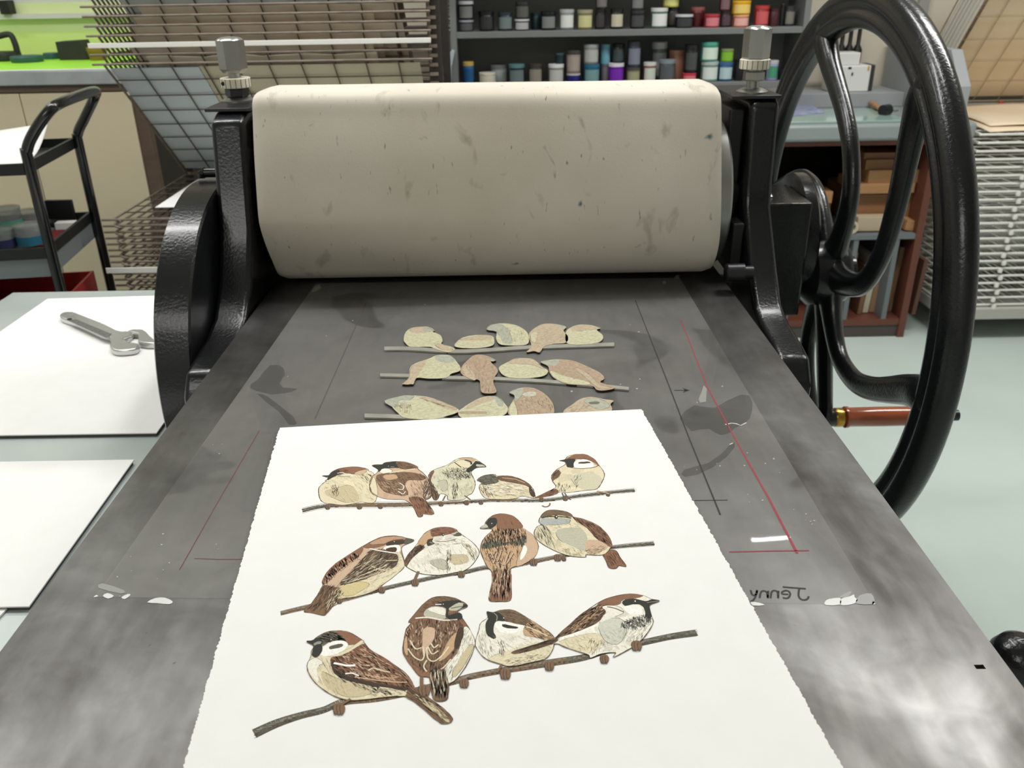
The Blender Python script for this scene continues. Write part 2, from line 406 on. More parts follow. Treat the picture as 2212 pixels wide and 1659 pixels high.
# black ball knob on a lever under the bed on the right
kc = onz(2197, 1428, .79)
mb = MB().lathe([(0, -.0225), (.010, -.0205), (.018, -.014), (.0225, -.003), (.0215, .008), (.016, .017), (.009, .0215), (0, .0225)], kc, 'z', 28)
kn = mb.build('lever_knob', M_black, press)
MB().tube([(kc.x, kc.y, kc.z - .02), (kc.x - .01, kc.y, kc.z - .05), (BX1 - .02, kc.y, BZ - .085), (BX1 - .04, kc.y, BZ - .03), (BX1 - .04, kc.y, BZ - .022)], .008, 10).build('lever_rod', M_darksteel, kn)

# felt blanket wound round the roller
def felt_mat():
    m = bpy.data.materials.new('felt'); m.use_nodes = True; t = NT(m); b = t.n['Principled BSDF']
    b.inputs['Roughness'].default_value = 0.95; b.inputs['Specular IOR Level'].default_value = 0.15; b.inputs['Sheen Weight'].default_value = 0.15
    tc = t.add('ShaderNodeTexCoord')
    def noise(scale, stretch=(1, 1, 1), detail=4, dist=0.):
        mp = t.add('ShaderNodeMapping'); mp.inputs['Scale'].default_value = stretch
        n = t.add('ShaderNodeTexNoise'); n.inputs['Scale'].default_value = scale; n.inputs['Detail'].default_value = detail; n.inputs['Distortion'].default_value = dist
        t.link(tc.outputs['Object'], mp.inputs['Vector']); t.link(mp.outputs[0], n.inputs['Vector']); return n.outputs['Fac']
    def ramp(fac, p0, c0, p1, c1):
        r = t.add('ShaderNodeValToRGB'); e = r.color_ramp.elements; e[0].position = p0; e[0].color = c0; e[1].position = p1; e[1].color = c1
        t.link(fac, r.inputs['Fac']); return r.outputs['Color']
    def mixc(a, bb, fac, mode='MIX'):
        x = t.add('ShaderNodeMix'); x.data_type = 'RGBA'; x.blend_type = mode
        for v, i in ((fac, 0), (a, 6), (bb, 7)):
            if hasattr(v, 'links'): t.link(v, x.inputs[i])
            else: x.inputs[i].default_value = v
        return x.outputs[2]
    base = ramp(noise(4, (1, 1, 1), 5), .3, lin((200, 191, 176)), .7, lin((218, 210, 197)))
    s1 = ramp(noise(26, (1.2, .6, .6), 5, .5), .62, (0, 0, 0, 1), .80, (1, 1, 1, 1))
    base = mixc(base, lin((150, 140, 124)), s1)
    n2 = noise(22, (1.5, 1, 1), 2, .8); s2 = ramp(n2, .715, (0, 0, 0, 1), .80, (1, 1, 1, 1))
    base = mixc(base, lin((84, 116, 116)), s2)
    s3 = ramp(noise(90, (2, .6, .6), 2), .70, (0, 0, 0, 1), .78, (.7, .7, .7, 1))
    base = mixc(base, lin((92, 84, 72)), s3)
    t.link(base, b.inputs['Base Color'])
    bp = t.add('ShaderNodeBump'); bp.inputs['Strength'].default_value = .15; bp.inputs['Distance'].default_value = .001
    t.link(noise(350, (1, 1, 1), 3), bp.inputs['Height']); t.link(bp.outputs[0], b.inputs['Normal'])
    return m
M_felt = felt_mat()
fb = thing('felt_blanket', 'cream felt blanket draped over the top roller, flecked with ink', 'blanket', (0, RY, BZ))
import mathutils
FL = [(1.345, 1.1405), (1.30, 1.1415), (1.272, 1.1385), (1.257, 1.130), (1.2475, 1.107), (1.231, 1.065), (1.218, 1.022), (1.207, .979), (1.2085, .962), (1.222, .934), (1.246, .899), (1.272, .869), (1.312, .8555), (1.38, .8545),
      (1.43, .872), (1.475, .93), (1.49, 1.0), (1.485, 1.06), (1.455, 1.11), (1.40, 1.135)]
FR = [(1.385, 1.1355), (1.338, 1.1355), (1.308, 1.131), (1.290, 1.122), (1.274, 1.091), (1.257, 1.049), (1.243, 1.012), (1.231, .975), (1.2245, .944), (1.2255, .918), (1.241, .889), (1.268, .868), (1.315, .8555), (1.38, .8545),
      (1.43, .872), (1.48, .93), (1.497, 1.0), (1.495, 1.06), (1.47, 1.105), (1.43, 1.13)]
xa, xb = -.3535, .3125; NXF = 60
mb = MB(); ksz = 0
for i in range(NXF + 1):
    u = i / NXF; x = xa + (xb - xa) * u; e = min(u, 1 - u) * (xb - xa)
    pr = crom([(a[0] + (b[0] - a[0]) * u, a[1] + (b[1] - a[1]) * u) for a, b in zip(FL, FR)], 6); ksz = len(pr)
    inset = .004 * max(0, 1 - e / .006) ** 2
    for y, z in pr:
        d = Vector((RY - y, RZ - z)); d.normalize()
        nz = mathutils.noise.noise(Vector((x * 4, y * 6, z * 6))) * .0014 if z > .9 else 0
        yy, zz = y + d.x * (inset + nz), z + d.y * (inset + nz)
        mb.v.append(Vector((x, yy, max(zz, BZ + .0045))))
for i in range(NXF):
    for j in range(ksz):
        a = i * ksz + j; b_ = i * ksz + (j + 1) % ksz; mb.face([a, a + ksz, b_ + ksz, b_])
mb.face(list(range(ksz))); mb.face([NXF * ksz + j for j in range(ksz)][::-1])
mb.build('felt_wrap', M_felt, fb, angle=50)
MB().box(-.35, .308, RY + .06, 1.95, BZ + .0045, BZ + .0105).build('felt_tail', M_felt, fb)

# ------------------------------------------------------------------ clear film on the bed
def film_mat():
    m = bpy.data.materials.new('clear_film'); m.use_nodes = True; t = NT(m); out = t.n['Material Output']; b = t.n['Principled BSDF']
    b.inputs['Base Color'].default_value = lin((186, 184, 179)); b.inputs['Roughness'].default_value = .3; b.inputs['Specular IOR Level'].default_value = .45
    tr = t.add('ShaderNodeBsdfTransparent'); tr.inputs[0].default_value = (.98, .98, .975, 1)
    tc = t.add('ShaderNodeTexCoord')
    nz = t.add('ShaderNodeTexNoise'); nz.inputs['Scale'].default_value = 3.2; nz.inputs['Detail'].default_value = 3; nz.inputs['Distortion'].default_value = 1.2
    t.link(tc.outputs['Object'], nz.inputs['Vector'])
    rp = t.add('ShaderNodeValToRGB'); e = rp.color_ramp.elements; e[0].position = .385; e[0].color = (.09, .09, .09, 1); e[1].position = .405; e[1].color = (.2, .2, .2, 1)
    e2 = e.new(.62); e2.color = (.26, .26, .26, 1)
    t.link(nz.outputs['Fac'], rp.inputs['Fac'])
    mx = t.add('ShaderNodeMixShader'); t.link(rp.outputs['Color'], mx.inputs[0]); t.link(tr.outputs[0], mx.inputs[1]); t.link(b.outputs[0], mx.inputs[2])
    gl = t.add('ShaderNodeBsdfGlossy'); gl.inputs['Roughness'].default_value = .02; gl.inputs[0].default_value = (1, 1, 1, 1)
    n3 = t.add('ShaderNodeTexNoise'); n3.inputs['Scale'].default_value = 9; n3.inputs['Detail'].default_value = 1
    t.link(tc.outputs['Object'], n3.inputs['Vector'])
    bp = t.add('ShaderNodeBump'); bp.inputs['Strength'].default_value = .1; bp.inputs['Distance'].default_value = .004; t.link(n3.outputs['Fac'], bp.inputs['Height']); t.link(bp.outputs[0], gl.inputs['Normal'])
    fr = t.add('ShaderNodeFresnel'); fr.inputs['IOR'].default_value = 1.13
    m2 = t.add('ShaderNodeMixShader'); t.link(fr.outputs[0], m2.inputs[0]); t.link(mx.outputs[0], m2.inputs[1]); t.link(gl.outputs[0], m2.inputs[2])
    t.link(m2.outputs[0], out.inputs['Surface'])
    return m
FZ = BZ + .00025
film = thing('registration_film', 'clear plastic registration sheet lying on the steel bed under the plates', 'plastic sheet', (0, .9, BZ))
fl0, fl1 = onz(205, 1290, FZ), onz(682, 612, FZ); fr1, fr0 = onz(1468, 600, FZ), onz(1890, 1305, FZ)
mb = MB(); NX, NY = 30, 40
for j in range(NY + 1):
    v = j / NY
    a = fl0.lerp(fl1, v); b_ = fr0.lerp(fr1, v)
    for i in range(NX + 1):
        u = i / NX; p = a.lerp(b_, u)
        curl = 0
        mb.v.append(Vector((p.x, p.y, FZ + curl)))
for j in range(NY):
    for i in range(NX): a = j * (NX + 1) + i; mb.face([a, a + 1, a + NX + 2, a + NX + 1])
mb.build('film_sheet', film_mat(), film, angle=80)
M_ink = {c: mat('marker_' + c, v, .6) for c, v in (('red', (150, 34, 52)), ('darkred', (112, 40, 48)), ('black', (20, 20, 22)), ('faint', (70, 66, 62)), ('grey', (205, 205, 202)))}
def strip_poly(mb, px, w, z, col=None):
    """flat line on plane z following image points; width in pixels at the place"""
    P = [onz(*p, z) for p in px]; k = len(P); L, R_ = [], []
    Ws = w if isinstance(w, (list, tuple)) else [w] * k
    for i in range(k):
        t_ = P[min(i + 1, k - 1)] - P[max(i - 1, 0)]; nrm = Vector((-t_.y, t_.x, 0)).normalized()
        d = (P[i] - CAM).length / F * Ws[i] / 2 * 1.25
        L.append(P[i] + nrm * d); R_.append(P[i] - nrm * d)
    for i in range(k - 1): mb.poly([L[i], R_[i], R_[i + 1], L[i + 1]], col)
LZ = FZ + .00012
for px, w, c in (([(1470, 690), (1530, 840), (1592, 955), (1660, 1075), (1722, 1195)], [1.2, 2, 2.5, 3.5, 4.5], 'red'), ([(1575, 1192), (1660, 1190), (1748, 1189)], 2.5, 'red'),
                 ([(560, 930), (470, 1085), (388, 1230)], 1.3, 'darkred'), ([(540, 1208), (470, 1208), (420, 1206)], 1.3, 'darkred'),
                 ([(1372, 648), (1440, 820), (1490, 950), (1556, 1112)], [1.2, 2, 2.4, 3], 'black'), ([(1500, 1081), (1572, 1080)], 1.8, 'black'),
                 ([(790, 655), (740, 770), (680, 905)], 1.6, 'faint'), ([(1456, 843), (1484, 843)], 2.2, 'black')):
    mb = MB(); strip_poly(mb, px, w, LZ); mb.build('registration_line', M_ink[c], film, smooth=False, label={'red': 'red marker line', 'darkred': 'dark red marker line', 'black': 'black marker line', 'faint': 'faint grey line'}[c])
mb = MB(); mb.poly([onz(*p, LZ) for p in ((1490, 843), (1475, 838), (1479, 843), (1475, 848))]); mb.build('arrow_head', M_ink['black'], film, smooth=False)
# mirrored handwriting at the lower right
def z8(x, y): return (1400 + x / 3.318, 860 + y / 3.318)
for st in ([(1130, 1365), (1040, 1358), (965, 1352)], [(1085, 1360), (1078, 1400), (1085, 1430), (1110, 1445), (1140, 1440), (1152, 1420)],
           [(1005, 1405), (965, 1403), (960, 1390), (985, 1378), (1010, 1385), (1018, 1410), (1000, 1432), (965, 1430)],
           [(935, 1380), (932, 1432), (928, 1390), (905, 1378), (885, 1390), (878, 1432)], [(862, 1380), (858, 1432), (852, 1392), (828, 1380), (808, 1392), (800, 1430)],
           [(782, 1375), (778, 1400), (760, 1412), (745, 1405), (735, 1375)], [(780, 1375), (770, 1420), (750, 1450), (735, 1455)]):
    mb = MB(); strip_poly(mb, crom([z8(*q) for q in st], 4, closed=False), 3.2, LZ); mb.build('handwriting_stroke', M_ink['black'], film, smooth=False)
for bl in ([(1512, 870), (1509, 862), (1516, 845), (1520, 832), (1527, 840), (1525, 868)], [(672, 632), (680, 618), (690, 614), (694, 622), (684, 628)], [(1456, 600), (1462, 592), (1468, 594), (1466, 603)], [(1430, 610), (1436, 606), (1440, 611), (1434, 614)]):
    mb = MB(); mb.poly([onz(*p, LZ) for p in bl]); mb.build('tape_and_glint', mat('tape_and_glint', (140, 138, 132), .5), film, smooth=False)
mb = MB(); strip_poly(mb, [(1567, 917), (1580, 914), (1590, 915), (1600, 919), (1612, 913)], [3, 2, 3, 1.5, 2.5], LZ); mb.build('white_scuff', M_ink['grey'], film, smooth=False); mb = MB(); strip_poly(mb, [(1576, 960), (1583, 957)], 2, LZ); mb.build('white_scuff', M_ink['grey'], film, smooth=False)
M_damp = mat('damp_stain', (52, 50, 48), .3, alpha=.26)
for q in ([(585, 790), (612, 795), (618, 812), (607, 822), (610, 835), (640, 842), (607, 852), (572, 848), (540, 840), (556, 820)], [(556, 852), (580, 856), (612, 884), (642, 914), (626, 916), (598, 888)],
          [(1500, 875), (1545, 880), (1600, 850), (1626, 868), (1622, 905), (1590, 925), (1560, 940), (1530, 925), (1495, 930), (1470, 905)], [(1478, 1015), (1530, 1000), (1575, 962), (1585, 965), (1540, 1010), (1482, 1032)]):
    mb = MB(); mb.poly([onz(*p, FZ + .0001) for p in [(x + random.uniform(-3, 3), y + random.uniform(-2, 2)) for x, y in crom(q, 2)]]); mb.build('damp_stain', M_damp, film, smooth=False)
M_tape = mat('glint_white', (226, 226, 224), .25, var=.05, vscale=60, coat=.5)  # pale flat patches: lamp reflections on the film's lower edge, painted in
M_glintg = mat('glint_grey', (150, 150, 147), .3, coat=.4)
for m_, q in ((M_tape, [(1782, 1300), (1790, 1294), (1812, 1291), (1816, 1294), (1815, 1306), (1784, 1307)]), (M_tape, [(1815, 1306), (1818, 1293), (1836, 1288), (1845, 1284), (1846, 1290), (1853, 1296), (1846, 1303), (1830, 1307)]),  # M_tape and M_glintg patches are painted-in lamp reflections
              (M_glintg, [(1852, 1292), (1862, 1284), (1882, 1282), (1889, 1296), (1886, 1305), (1850, 1304)]), (M_glintg, [(1812, 1290), (1836, 1277), (1838, 1282), (1830, 1290)]), (M_tape, [(1886, 1296), (1891, 1304), (1884, 1305)]),
              (M_tape, [(1622, 1300), (1640, 1302), (1652, 1307), (1626, 1308)]), (M_glintg, [(213, 1270), (222, 1260), (268, 1275), (262, 1282)]), (M_tape, [(222, 1287), (232, 1281), (246, 1287), (234, 1293)]), (M_tape, [(262, 1290), (276, 1283), (282, 1285), (270, 1294)]),
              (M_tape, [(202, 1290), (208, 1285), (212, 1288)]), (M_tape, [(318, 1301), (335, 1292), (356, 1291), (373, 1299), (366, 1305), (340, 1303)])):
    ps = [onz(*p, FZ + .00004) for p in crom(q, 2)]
    mb = MB(); mb.poly(ps); mb.build('tape_and_glint', m_, film, smooth=False)
mb = MB()
for cxy, n, sp in (((455, 960), 8, 22), ((520, 960), 6, 60), ((370, 1170), 10, 60), ((300, 1250), 8, 40), ((1520, 1000), 10, 80), ((1740, 1120), 7, 20), ((1640, 1040), 8, 60), ((900, 640), 14, 200), ((1380, 800), 12, 90)):
    for _ in range(n):
        x, y = cxy[0] + random.gauss(0, sp), cxy[1] + random.gauss(0, sp * .6); r = random.uniform(.6, 2.6)
        if not (215 + (1290 - y) * .72 < x < 1880 - (1305 - y) * .58) or y < 625: continue
        mb.poly([onz(x + r * math.cos(k) * random.uniform(.5, 1.3), y + r * .7 * math.sin(k) * random.uniform(.5, 1.3), LZ) for k in (0, 1, 2.1, 3.1, 4.2, 5.2)])
sp_ = mb.build('film_specks', mat('film_speck', (168, 166, 160), .6), film, smooth=False); sp_['kind'] = 'stuff'

# ------------------------------------------------------------------ printed birds and the cut plates
PC = {k: lin(v) for k, v in dict(W=(236, 232, 217), C=(224, 213, 181), K=(202, 188, 153), T=(196, 163, 127), P=(204, 175, 147), B=(126, 97, 73), D=(70, 54, 41), R=(140, 99, 74),
      X=(48, 49, 44), f=(150, 138, 108), G=(150, 147, 134), g=(108, 106, 88), L=(190, 186, 166), S=(92, 88, 74), V=(120, 98, 74), O=(88, 66, 48), w=(246, 244, 236),
      a=(194, 190, 158), b=(172, 150, 126), c=(166, 169, 152), d=(150, 132, 108), e=(176, 174, 162), h=(184, 168, 142)).items()}
Z2 = (630, 960, 5.53); Z3 = (1000, 960, 5.53); Z4 = (590, 1130, 4.809); Z5 = (1000, 1090, 4.809); Z6 = (540, 1270, 4.424); Z7 = (980, 1260, 3.95); ZP = (760, 670, 3.3515)
def cv(zm, pts): return [(zm[0] + x / zm[2], zm[1] + y / zm[2]) for x, y in pts]
def inside(p, poly):
    r = False; x, y = p; k = len(poly)
    for i in range(k):
        (x1, y1), (x2, y2) = poly[i], poly[(i + 1) % k]
        if (y1 > y) != (y2 > y) and x < (x2 - x1) * (y - y1) / (y2 - y1) + x1: r = not r
    return r
class Ink:
    """a flat printed figure: polygons and pen strokes, layer over layer"""
    def __init__(s, zm, z0): s.zm = zm; s.z = z0; s.dz = 0.0000011; s.mb = MB(); s.out = None
    def shape(s, pts, c, smooth=3, rag=0.0):
        px = cv(s.zm, pts)
        if smooth: px = crom(px, smooth)
        if rag:
            px = [(x + random.uniform(-rag, rag), y + random.uniform(-rag, rag)) for x, y in px]
        P3 = [onz(x, y, s.z) for x, y in px]
        for tri in tessellate_polygon([[Vector((p.x, p.y, 0)) for p in P3]]):
            q = [P3[i] for i in tri]
            if (q[1] - q[0]).cross(q[2] - q[0]).z < 0: q = q[::-1]
            s.mb.poly(q, PC[c] if isinstance(c, str) else c)
        s.z += s.dz; return px
    def body(s, pts, c, line='O', smooth=4, lw=1.25):
        s.out = s.shape(pts, c, smooth)
        xs = [p[0] for p in s.out]; ys = [p[1] for p in s.out]; base = PC[c] if isinstance(c, str) else c
        for _ in range(70):                # uneven watercolour wash
            x, y = random.uniform(min(xs), max(xs)), random.uniform(min(ys), max(ys)); r = random.uniform(2.5, 11)
            pt = [(x + r * 1.3 * math.cos(q * .785) * random.uniform(.5, 1.2), y + r * math.sin(q * .785) * random.uniform(.5, 1.2)) for q in range(8)]
            if all(inside(q, s.out) for q in pt):
                f = random.uniform(.80, 1.10); z = s.zm; s.zm = (0, 0, 1)
                s.shape(pt, (min(1, base[0] * f), min(1, base[1] * f * .99), min(1, base[2] * f * .97), 1), 2); s.zm = z; s.z -= s.dz * .8
        k = len(s.out); i = 0
        while i < k:                       # broken etched outline
            n = random.randint(5, 14); seg = [s.out[(i + j) % k] for j in range(n)]
            strip_poly(s.mb, seg, [lw * random.uniform(.5, 1.4) for _ in seg], s.z, PC[line]); i += n - 1
        s.z += s.dz
    def patch(s, pts, c, rag=.5):
        px = s.shape(pts, c, 3, rag); k = len(px); i = 0
        while i < k - 1 and c not in ('w', 'X'):
            n = random.randint(3, 8)
            if random.random() < .55:
                seg = px[i:i + n + 1]
                if len(seg) > 2: strip_poly(s.mb, seg, [random.uniform(.3, 1.0) for _ in seg], s.z, PC['D'])
            i += n
        s.z += s.dz
    def hatch(s, pts, ang, c, n, ln=(4, 10), w=(.5, 1.1), jit=14, clip=True):
        poly = crom(cv(s.zm, pts), 3); xs = [p[0] for p in poly]; ys = [p[1] for p in poly]
        cnt = 0; tries = 0; n = int(n * 1.7)
        while cnt < n and tries < n * 8:
            tries += 1; p = (random.uniform(min(xs), max(xs)), random.uniform(min(ys), max(ys)))
            if not inside(p, poly) or (clip and s.out and not inside(p, s.out)): continue
            a = math.radians(ang + random.uniform(-jit, jit)); l = random.uniform(*ln) / 2; dx, dy = math.cos(a) * l, math.sin(a) * l
            bend = random.uniform(-.15, .15) * l
            pp = [(p[0] - dx, p[1] - dy), (p[0] - dy * bend / l, p[1] + dx * bend / l), (p[0] + dx, p[1] + dy)]
            if clip and s.out and not (inside(pp[0], s.out) and inside(pp[2], s.out)): continue
            ww = random.uniform(*w) * .8; strip_poly(s.mb, pp, [ww * .5, ww, ww * .3], s.z, PC[c]); cnt += 1
        s.z += s.dz
    def line(s, pts, c, w=1.3):
        strip_poly(s.mb, crom(cv(s.zm, pts), 4, closed=False) if len(pts) > 2 else cv(s.zm, pts), w, s.z, PC[c]); s.z += s.dz
    def eye(s, x, y, r=9):
        for rr, c, ox, oy in ((1.25, 'D', 0, 0), (.95, 'X', 0, 0), (.42, 'w', .25, -.2)):
            s.shape([(x + ox * r + math.cos(a / 9 * 6.283) * r * rr, y + oy * r + math.sin(a / 9 * 6.283) * r * rr) for a in range(9)], c, 0)
    def toes(s, x, y, r=34):
        s.shape([(x + math.cos(a / 12 * 6.283) * r * .78, y + math.sin(a / 12 * 6.283) * r * .62) for a in range(12)], 'V', 2)
        for d in (-1, 0, 1):
            cx_ = x + d * r * .42 + random.uniform(-2, 2); e = [(cx_ + math.cos(a / 10 * 6.283) * r * .26, y + r * .12 + math.sin(a / 10 * 6.283) * r * .7) for a in range(10)]
            s.shape(e, 'B', 2); s.line([(cx_ - r * .24, y - r * .4), (cx_ - r * .28, y + r * .1), (cx_ - r * .14, y + r * .74)], 'X', .9)
        s.line([(x - r * .7, y + r * .3), (x - r * .3, y + r * .8), (x + r * .3, y + r * .82), (x + r * .72, y + r * .3)], 'X', .9); s.flush('printed_claw')
    def flush(s, nm):
        if s.mb.f: fin(s, nm)
        s.mb = MB()
    def leg(s, pts, c, w): s.line(pts, c, w); s.flush('printed_leg')

M_print = attr_mat('etching_ink', .85, .10, 700)
PZ = BZ + .0042
paper = thing('printed_sheet', 'white deckle-edged sheet printed with three rows of brown sparrows on branches', 'print', (0, .55, BZ))
# the sheet: torn left and right edges
ctl, ctr_ = onz(604, 924, PZ), onz(1386, 884, PZ)
ldir = (onz(395, 1659, PZ) - ctl); rdir = (onz(1821, 1659, PZ) - ctr_)
def torn(p0, dv, n, flip):
    out = []; r = 0
    for i in range(n + 1):
        r = r * .45 + random.uniform(-1, 1) * .0006
        nrm = Vector((-dv.y, dv.x, 0)).normalized()
        out.append(p0 + dv * (i / n) + nrm * (r if 0 < i < n else 0))
    return out
Lp = torn(ctl, ldir * 1.12, 420, 1); Rp = torn(ctr_, rdir * 1.12, 420, -1)
tp = [ctl.lerp(ctr_, k / 12) + Vector((0, .0016 * math.sin(k / 12 * math.pi), 0)) for k in range(1, 12)]
outline = Lp[::-1] + tp + Rp
mb = MB(); mb.prism([p - Vector((0, 0, .0006)) for p in outline], (0, 0, .0006)); mb.build('sheet', M_paper, paper, smooth=False)

ZR = [PZ + .000012]
def fin(ink, name, parent=None):
    ZR[0] = max(ZR[0], ink.z)
    return ink.mb.build(name, M_print, parent or paper, smooth=False, colors=True)
# branches
def branch(pts, ws, cols):
    ik = Ink((0, 0, 1), PZ + .000004); P_ = crom(pts, 6, closed=False); k = len(P_)
    W_ = [q[0] for q in crom([(w,) for w in ws], 6, closed=False)]
    for i in range(k - 1):
        u = i / (k - 1); c = cols[min(len(cols) - 1, int(u * len(cols)))]
        strip_poly(ik.mb, [P_[i], P_[i + 1]], [W_[i], W_[i + 1]], ik.z, tuple(x * random.uniform(.9, 1.1) for x in PC[c][:3]) + (1,))
    ik.z += ik.dz
    for i in range(k * 9):
        j = random.randrange(k - 1); off = random.uniform(-.4, .4) * W_[j]; x, y = P_[j]
        strip_poly(ik.mb, [(x, y + off), (x + random.uniform(3, 9), y + off + (P_[j + 1][1] - y) * .4)], .7, ik.z, PC['D' if off > 0 else 'G'])
    for sg in (-.5, .5):
        strip_poly(ik.mb, [(x, y + sg * w) for (x, y), w in zip(P_, W_)], .9, ik.z, PC['X'])
    fin(ik, 'printed_branch')
branch([(653, 1103), (702, 1093), (775, 1091), (883, 1090), (946, 1087), (1000, 1085), (1051, 1081), (1116, 1081), (1163, 1081), (1208, 1077), (1271, 1069), (1325, 1063), (1371, 1059)], [11, 11, 12, 13, 9, 8, 8, 8, 8, 8, 9, 8, 9], 'SVVVSVSSSS')
branch([(606, 1325), (652, 1314), (735, 1296), (798, 1279), (835, 1270), (902, 1255), (964, 1242), (1004, 1236), (1050, 1226), (1104, 1222), (1146, 1214), (1187, 1206), (1229, 1198), (1270, 1192), (1312, 1184), (1353, 1179), (1413, 1174)], [9, 10, 12, 12, 9, 9, 9, 9, 10, 11, 10, 9, 9, 9, 8, 9, 10], 'VVSSSSSVVVSSS')
branch([(549, 1585), (597, 1563), (649, 1546), (698, 1534), (743, 1516), (811, 1509), (874, 1498), (930, 1484), (985, 1471), (1015, 1462), (1071, 1451), (1132, 1441), (1195, 1431), (1258, 1421), (1310, 1406), (1360, 1394), (1398, 1386), (1450, 1375), (1505, 1367)], [20, 18, 15, 14, 15, 15, 14, 14, 14, 13, 13, 15, 15, 14, 13, 13, 13, 13, 14], 'SSSVVVVVVVVSSSSS')

def B(zm): return Ink(zm, ZR[0])
# row one ----------------------------------------------------------
k = B(Z2)
k.body([(365, 375), (438, 372), (480, 330), (560, 290), (680, 270), (800, 270), (900, 292), (920, 315), (980, 350), (1010, 500), (1020, 620), (990, 690), (930, 700), (820, 690), (700, 715), (600, 725), (480, 710), (410, 705), (350, 670), (325, 600), (325, 520), (370, 470), (420, 435), (400, 437), (432, 400)], 'C')
k.patch([(445, 375), (480, 330), (560, 290), (680, 270), (800, 270), (900, 292), (850, 345), (740, 358), (600, 355), (480, 385)], 'R')
k.patch([(440, 372), (480, 332), (560, 300), (575, 335), (540, 370), (470, 405), (425, 430)], 'X'); k.hatch([(450, 370), (560, 300), (680, 290), (640, 350), (480, 390)], 15, 'D', 40)
k.patch([(760, 335), (890, 300), (870, 345), (780, 372)], 'P'); k.line([(545, 345), (600, 335), (640, 350), (700, 355), (735, 375)], 'w', 1.5); k.line([(545, 375), (620, 385), (700, 380)], 'D', 1.2)
k.patch([(400, 560), (560, 510), (700, 490), (800, 600), (780, 680), (640, 690), (500, 640), (420, 610)], 'K'); k.hatch([(480, 500), (560, 500), (560, 600), (500, 620)], 100, 'D', 26, (4, 9), jit=50)
k.hatch([(800, 370), (960, 370), (990, 520), (930, 500)], 40, 'D', 34); k.hatch([(420, 440), (900, 400), (980, 650), (500, 700)], 30, 'f', 60, (6, 14), (.4, .8), 30); k.patch([(366, 375), (440, 371), (440, 388)], 'X'); fin(k, 'printed_bird')
k = B(Z2)
k.body([(960, 252), (1020, 240), (1080, 240), (1120, 215), (1250, 203), (1380, 215), (1500, 262), (1510, 295), (1580, 350), (1640, 440), (1670, 600), (1640, 650), (1600, 668), (1640, 720), (1700, 830), (1590, 835), (1572, 825), (1560, 860), (1510, 865), (1460, 760), (1400, 690), (1320, 660), (1150, 655), (1020, 620), (950, 570), (930, 480), (960, 390), (1010, 345), (1040, 310), (1030, 280)], 'P')
k.patch([(940, 480), (990, 390), (1030, 600), (960, 565)], 'C')
k.patch([(1010, 380), (1100, 350), (1400, 330), (1590, 375), (1570, 430), (1400, 430), (1350, 480), (1390, 600), (1250, 600), (1100, 560), (1030, 470)], 'B')
k.hatch([(1010, 380), (1100, 350), (1400, 330), (1600, 375), (1570, 430), (1400, 430), (1350, 480), (1390, 620), (1250, 600), (1100, 560), (1030, 470)], 40, 'D', 130); k.hatch([(1050, 420), (1350, 480), (1380, 600), (1100, 550)], 35, 'P', 40)
k.patch([(1090, 375), (1220, 355), (1265, 400), (1150, 425)], 'T'); k.line([(1290, 460), (1340, 500), (1320, 540), (1270, 530)], 'w', 1.4); k.line([(1270, 560), (1330, 590), (1360, 560)], 'w', 1.2)
k.patch([(1590, 430), (1660, 500), (1665, 620), (1600, 660), (1570, 600)], 'B'); k.hatch([(1590, 400), (1670, 500), (1665, 620), (1600, 660), (1570, 600)], 60, 'D', 40); k.hatch([(1590, 430), (1660, 500), (1660, 640), (1580, 600)], 130, 'w', 10)
k.patch([(960, 252), (1080, 240), (1120, 215), (1250, 203), (1310, 210), (1300, 275), (1200, 282), (1100, 288), (1045, 330), (1025, 300)], 'X'); k.patch([(1250, 206), (1380, 217), (1495, 265), (1470, 295), (1300, 290)], 'B'); k.hatch([(1250, 206), (1380, 217), (1495, 265), (1470, 295), (1300, 290)], 15, 'D', 40)
k.patch([(1085, 290), (1160, 290), (1205, 322), (1110, 345), (1060, 330)], 'W'); k.line([(1170, 340), (1300, 315), (1480, 292)], 'C', 3); k.eye(1155, 262, 8); k.line([(1180, 268), (1225, 268)], 'G', 1.6)
k.patch([(1400, 640), (1560, 640), (1695, 828), (1590, 832), (1572, 825), (1558, 858), (1512, 860), (1450, 740)], 'R'); k.hatch([(1400, 640), (1560, 640), (1695, 828), (1590, 832), (1558, 858), (1512, 860)], 60, 'D', 70); k.hatch([(1420, 470), (1570, 450), (1600, 620), (1450, 600)], 65, 'B', 50); fin(k, 'printed_bird')
k = B(Z3)
k.body([(-406, 360), (-340, 300), (-200, 250), (-60, 170), (60, 157), (120, 165), (200, 205), (275, 268), (175, 276), (112, 312), (100, 350), (140, 430), (145, 500), (110, 580), (60, 610), (0, 660), (-170, 665), (-190, 610), (-270, 590), (-300, 655), (-345, 663), (-372, 600), (-388, 480), (-410, 400)], (0.66, 0.63, 0.46, 1))
k.patch([(-406, 360), (-360, 310), (-345, 330), (-380, 430), (-340, 540), (-285, 600), (-310, 655), (-350, 655), (-385, 520)], 'B'); k.hatch([(-406, 360), (-360, 310), (-380, 430), (-285, 600), (-310, 655), (-350, 655), (-385, 520)], 75, 'D', 60)
k.patch([(-60, 172), (60, 158), (150, 186), (100, 215), (20, 195)], 'T'); k.patch([(-180, 260), (-30, 185), (60, 210), (80, 280), (-60, 290)], 'C'); k.line([(-100, 215), (-40, 260), (-20, 275)], 'D', 2); k.line([(20, 185), (90, 205), (100, 240)], 'X', 3)
k.patch([(100, 255), (150, 200), (200, 213), (275, 268), (172, 274), (112, 310), (60, 335), (40, 300)], 'X'); k.patch([(165, 236), (235, 243), (262, 264), (170, 262)], 'L')
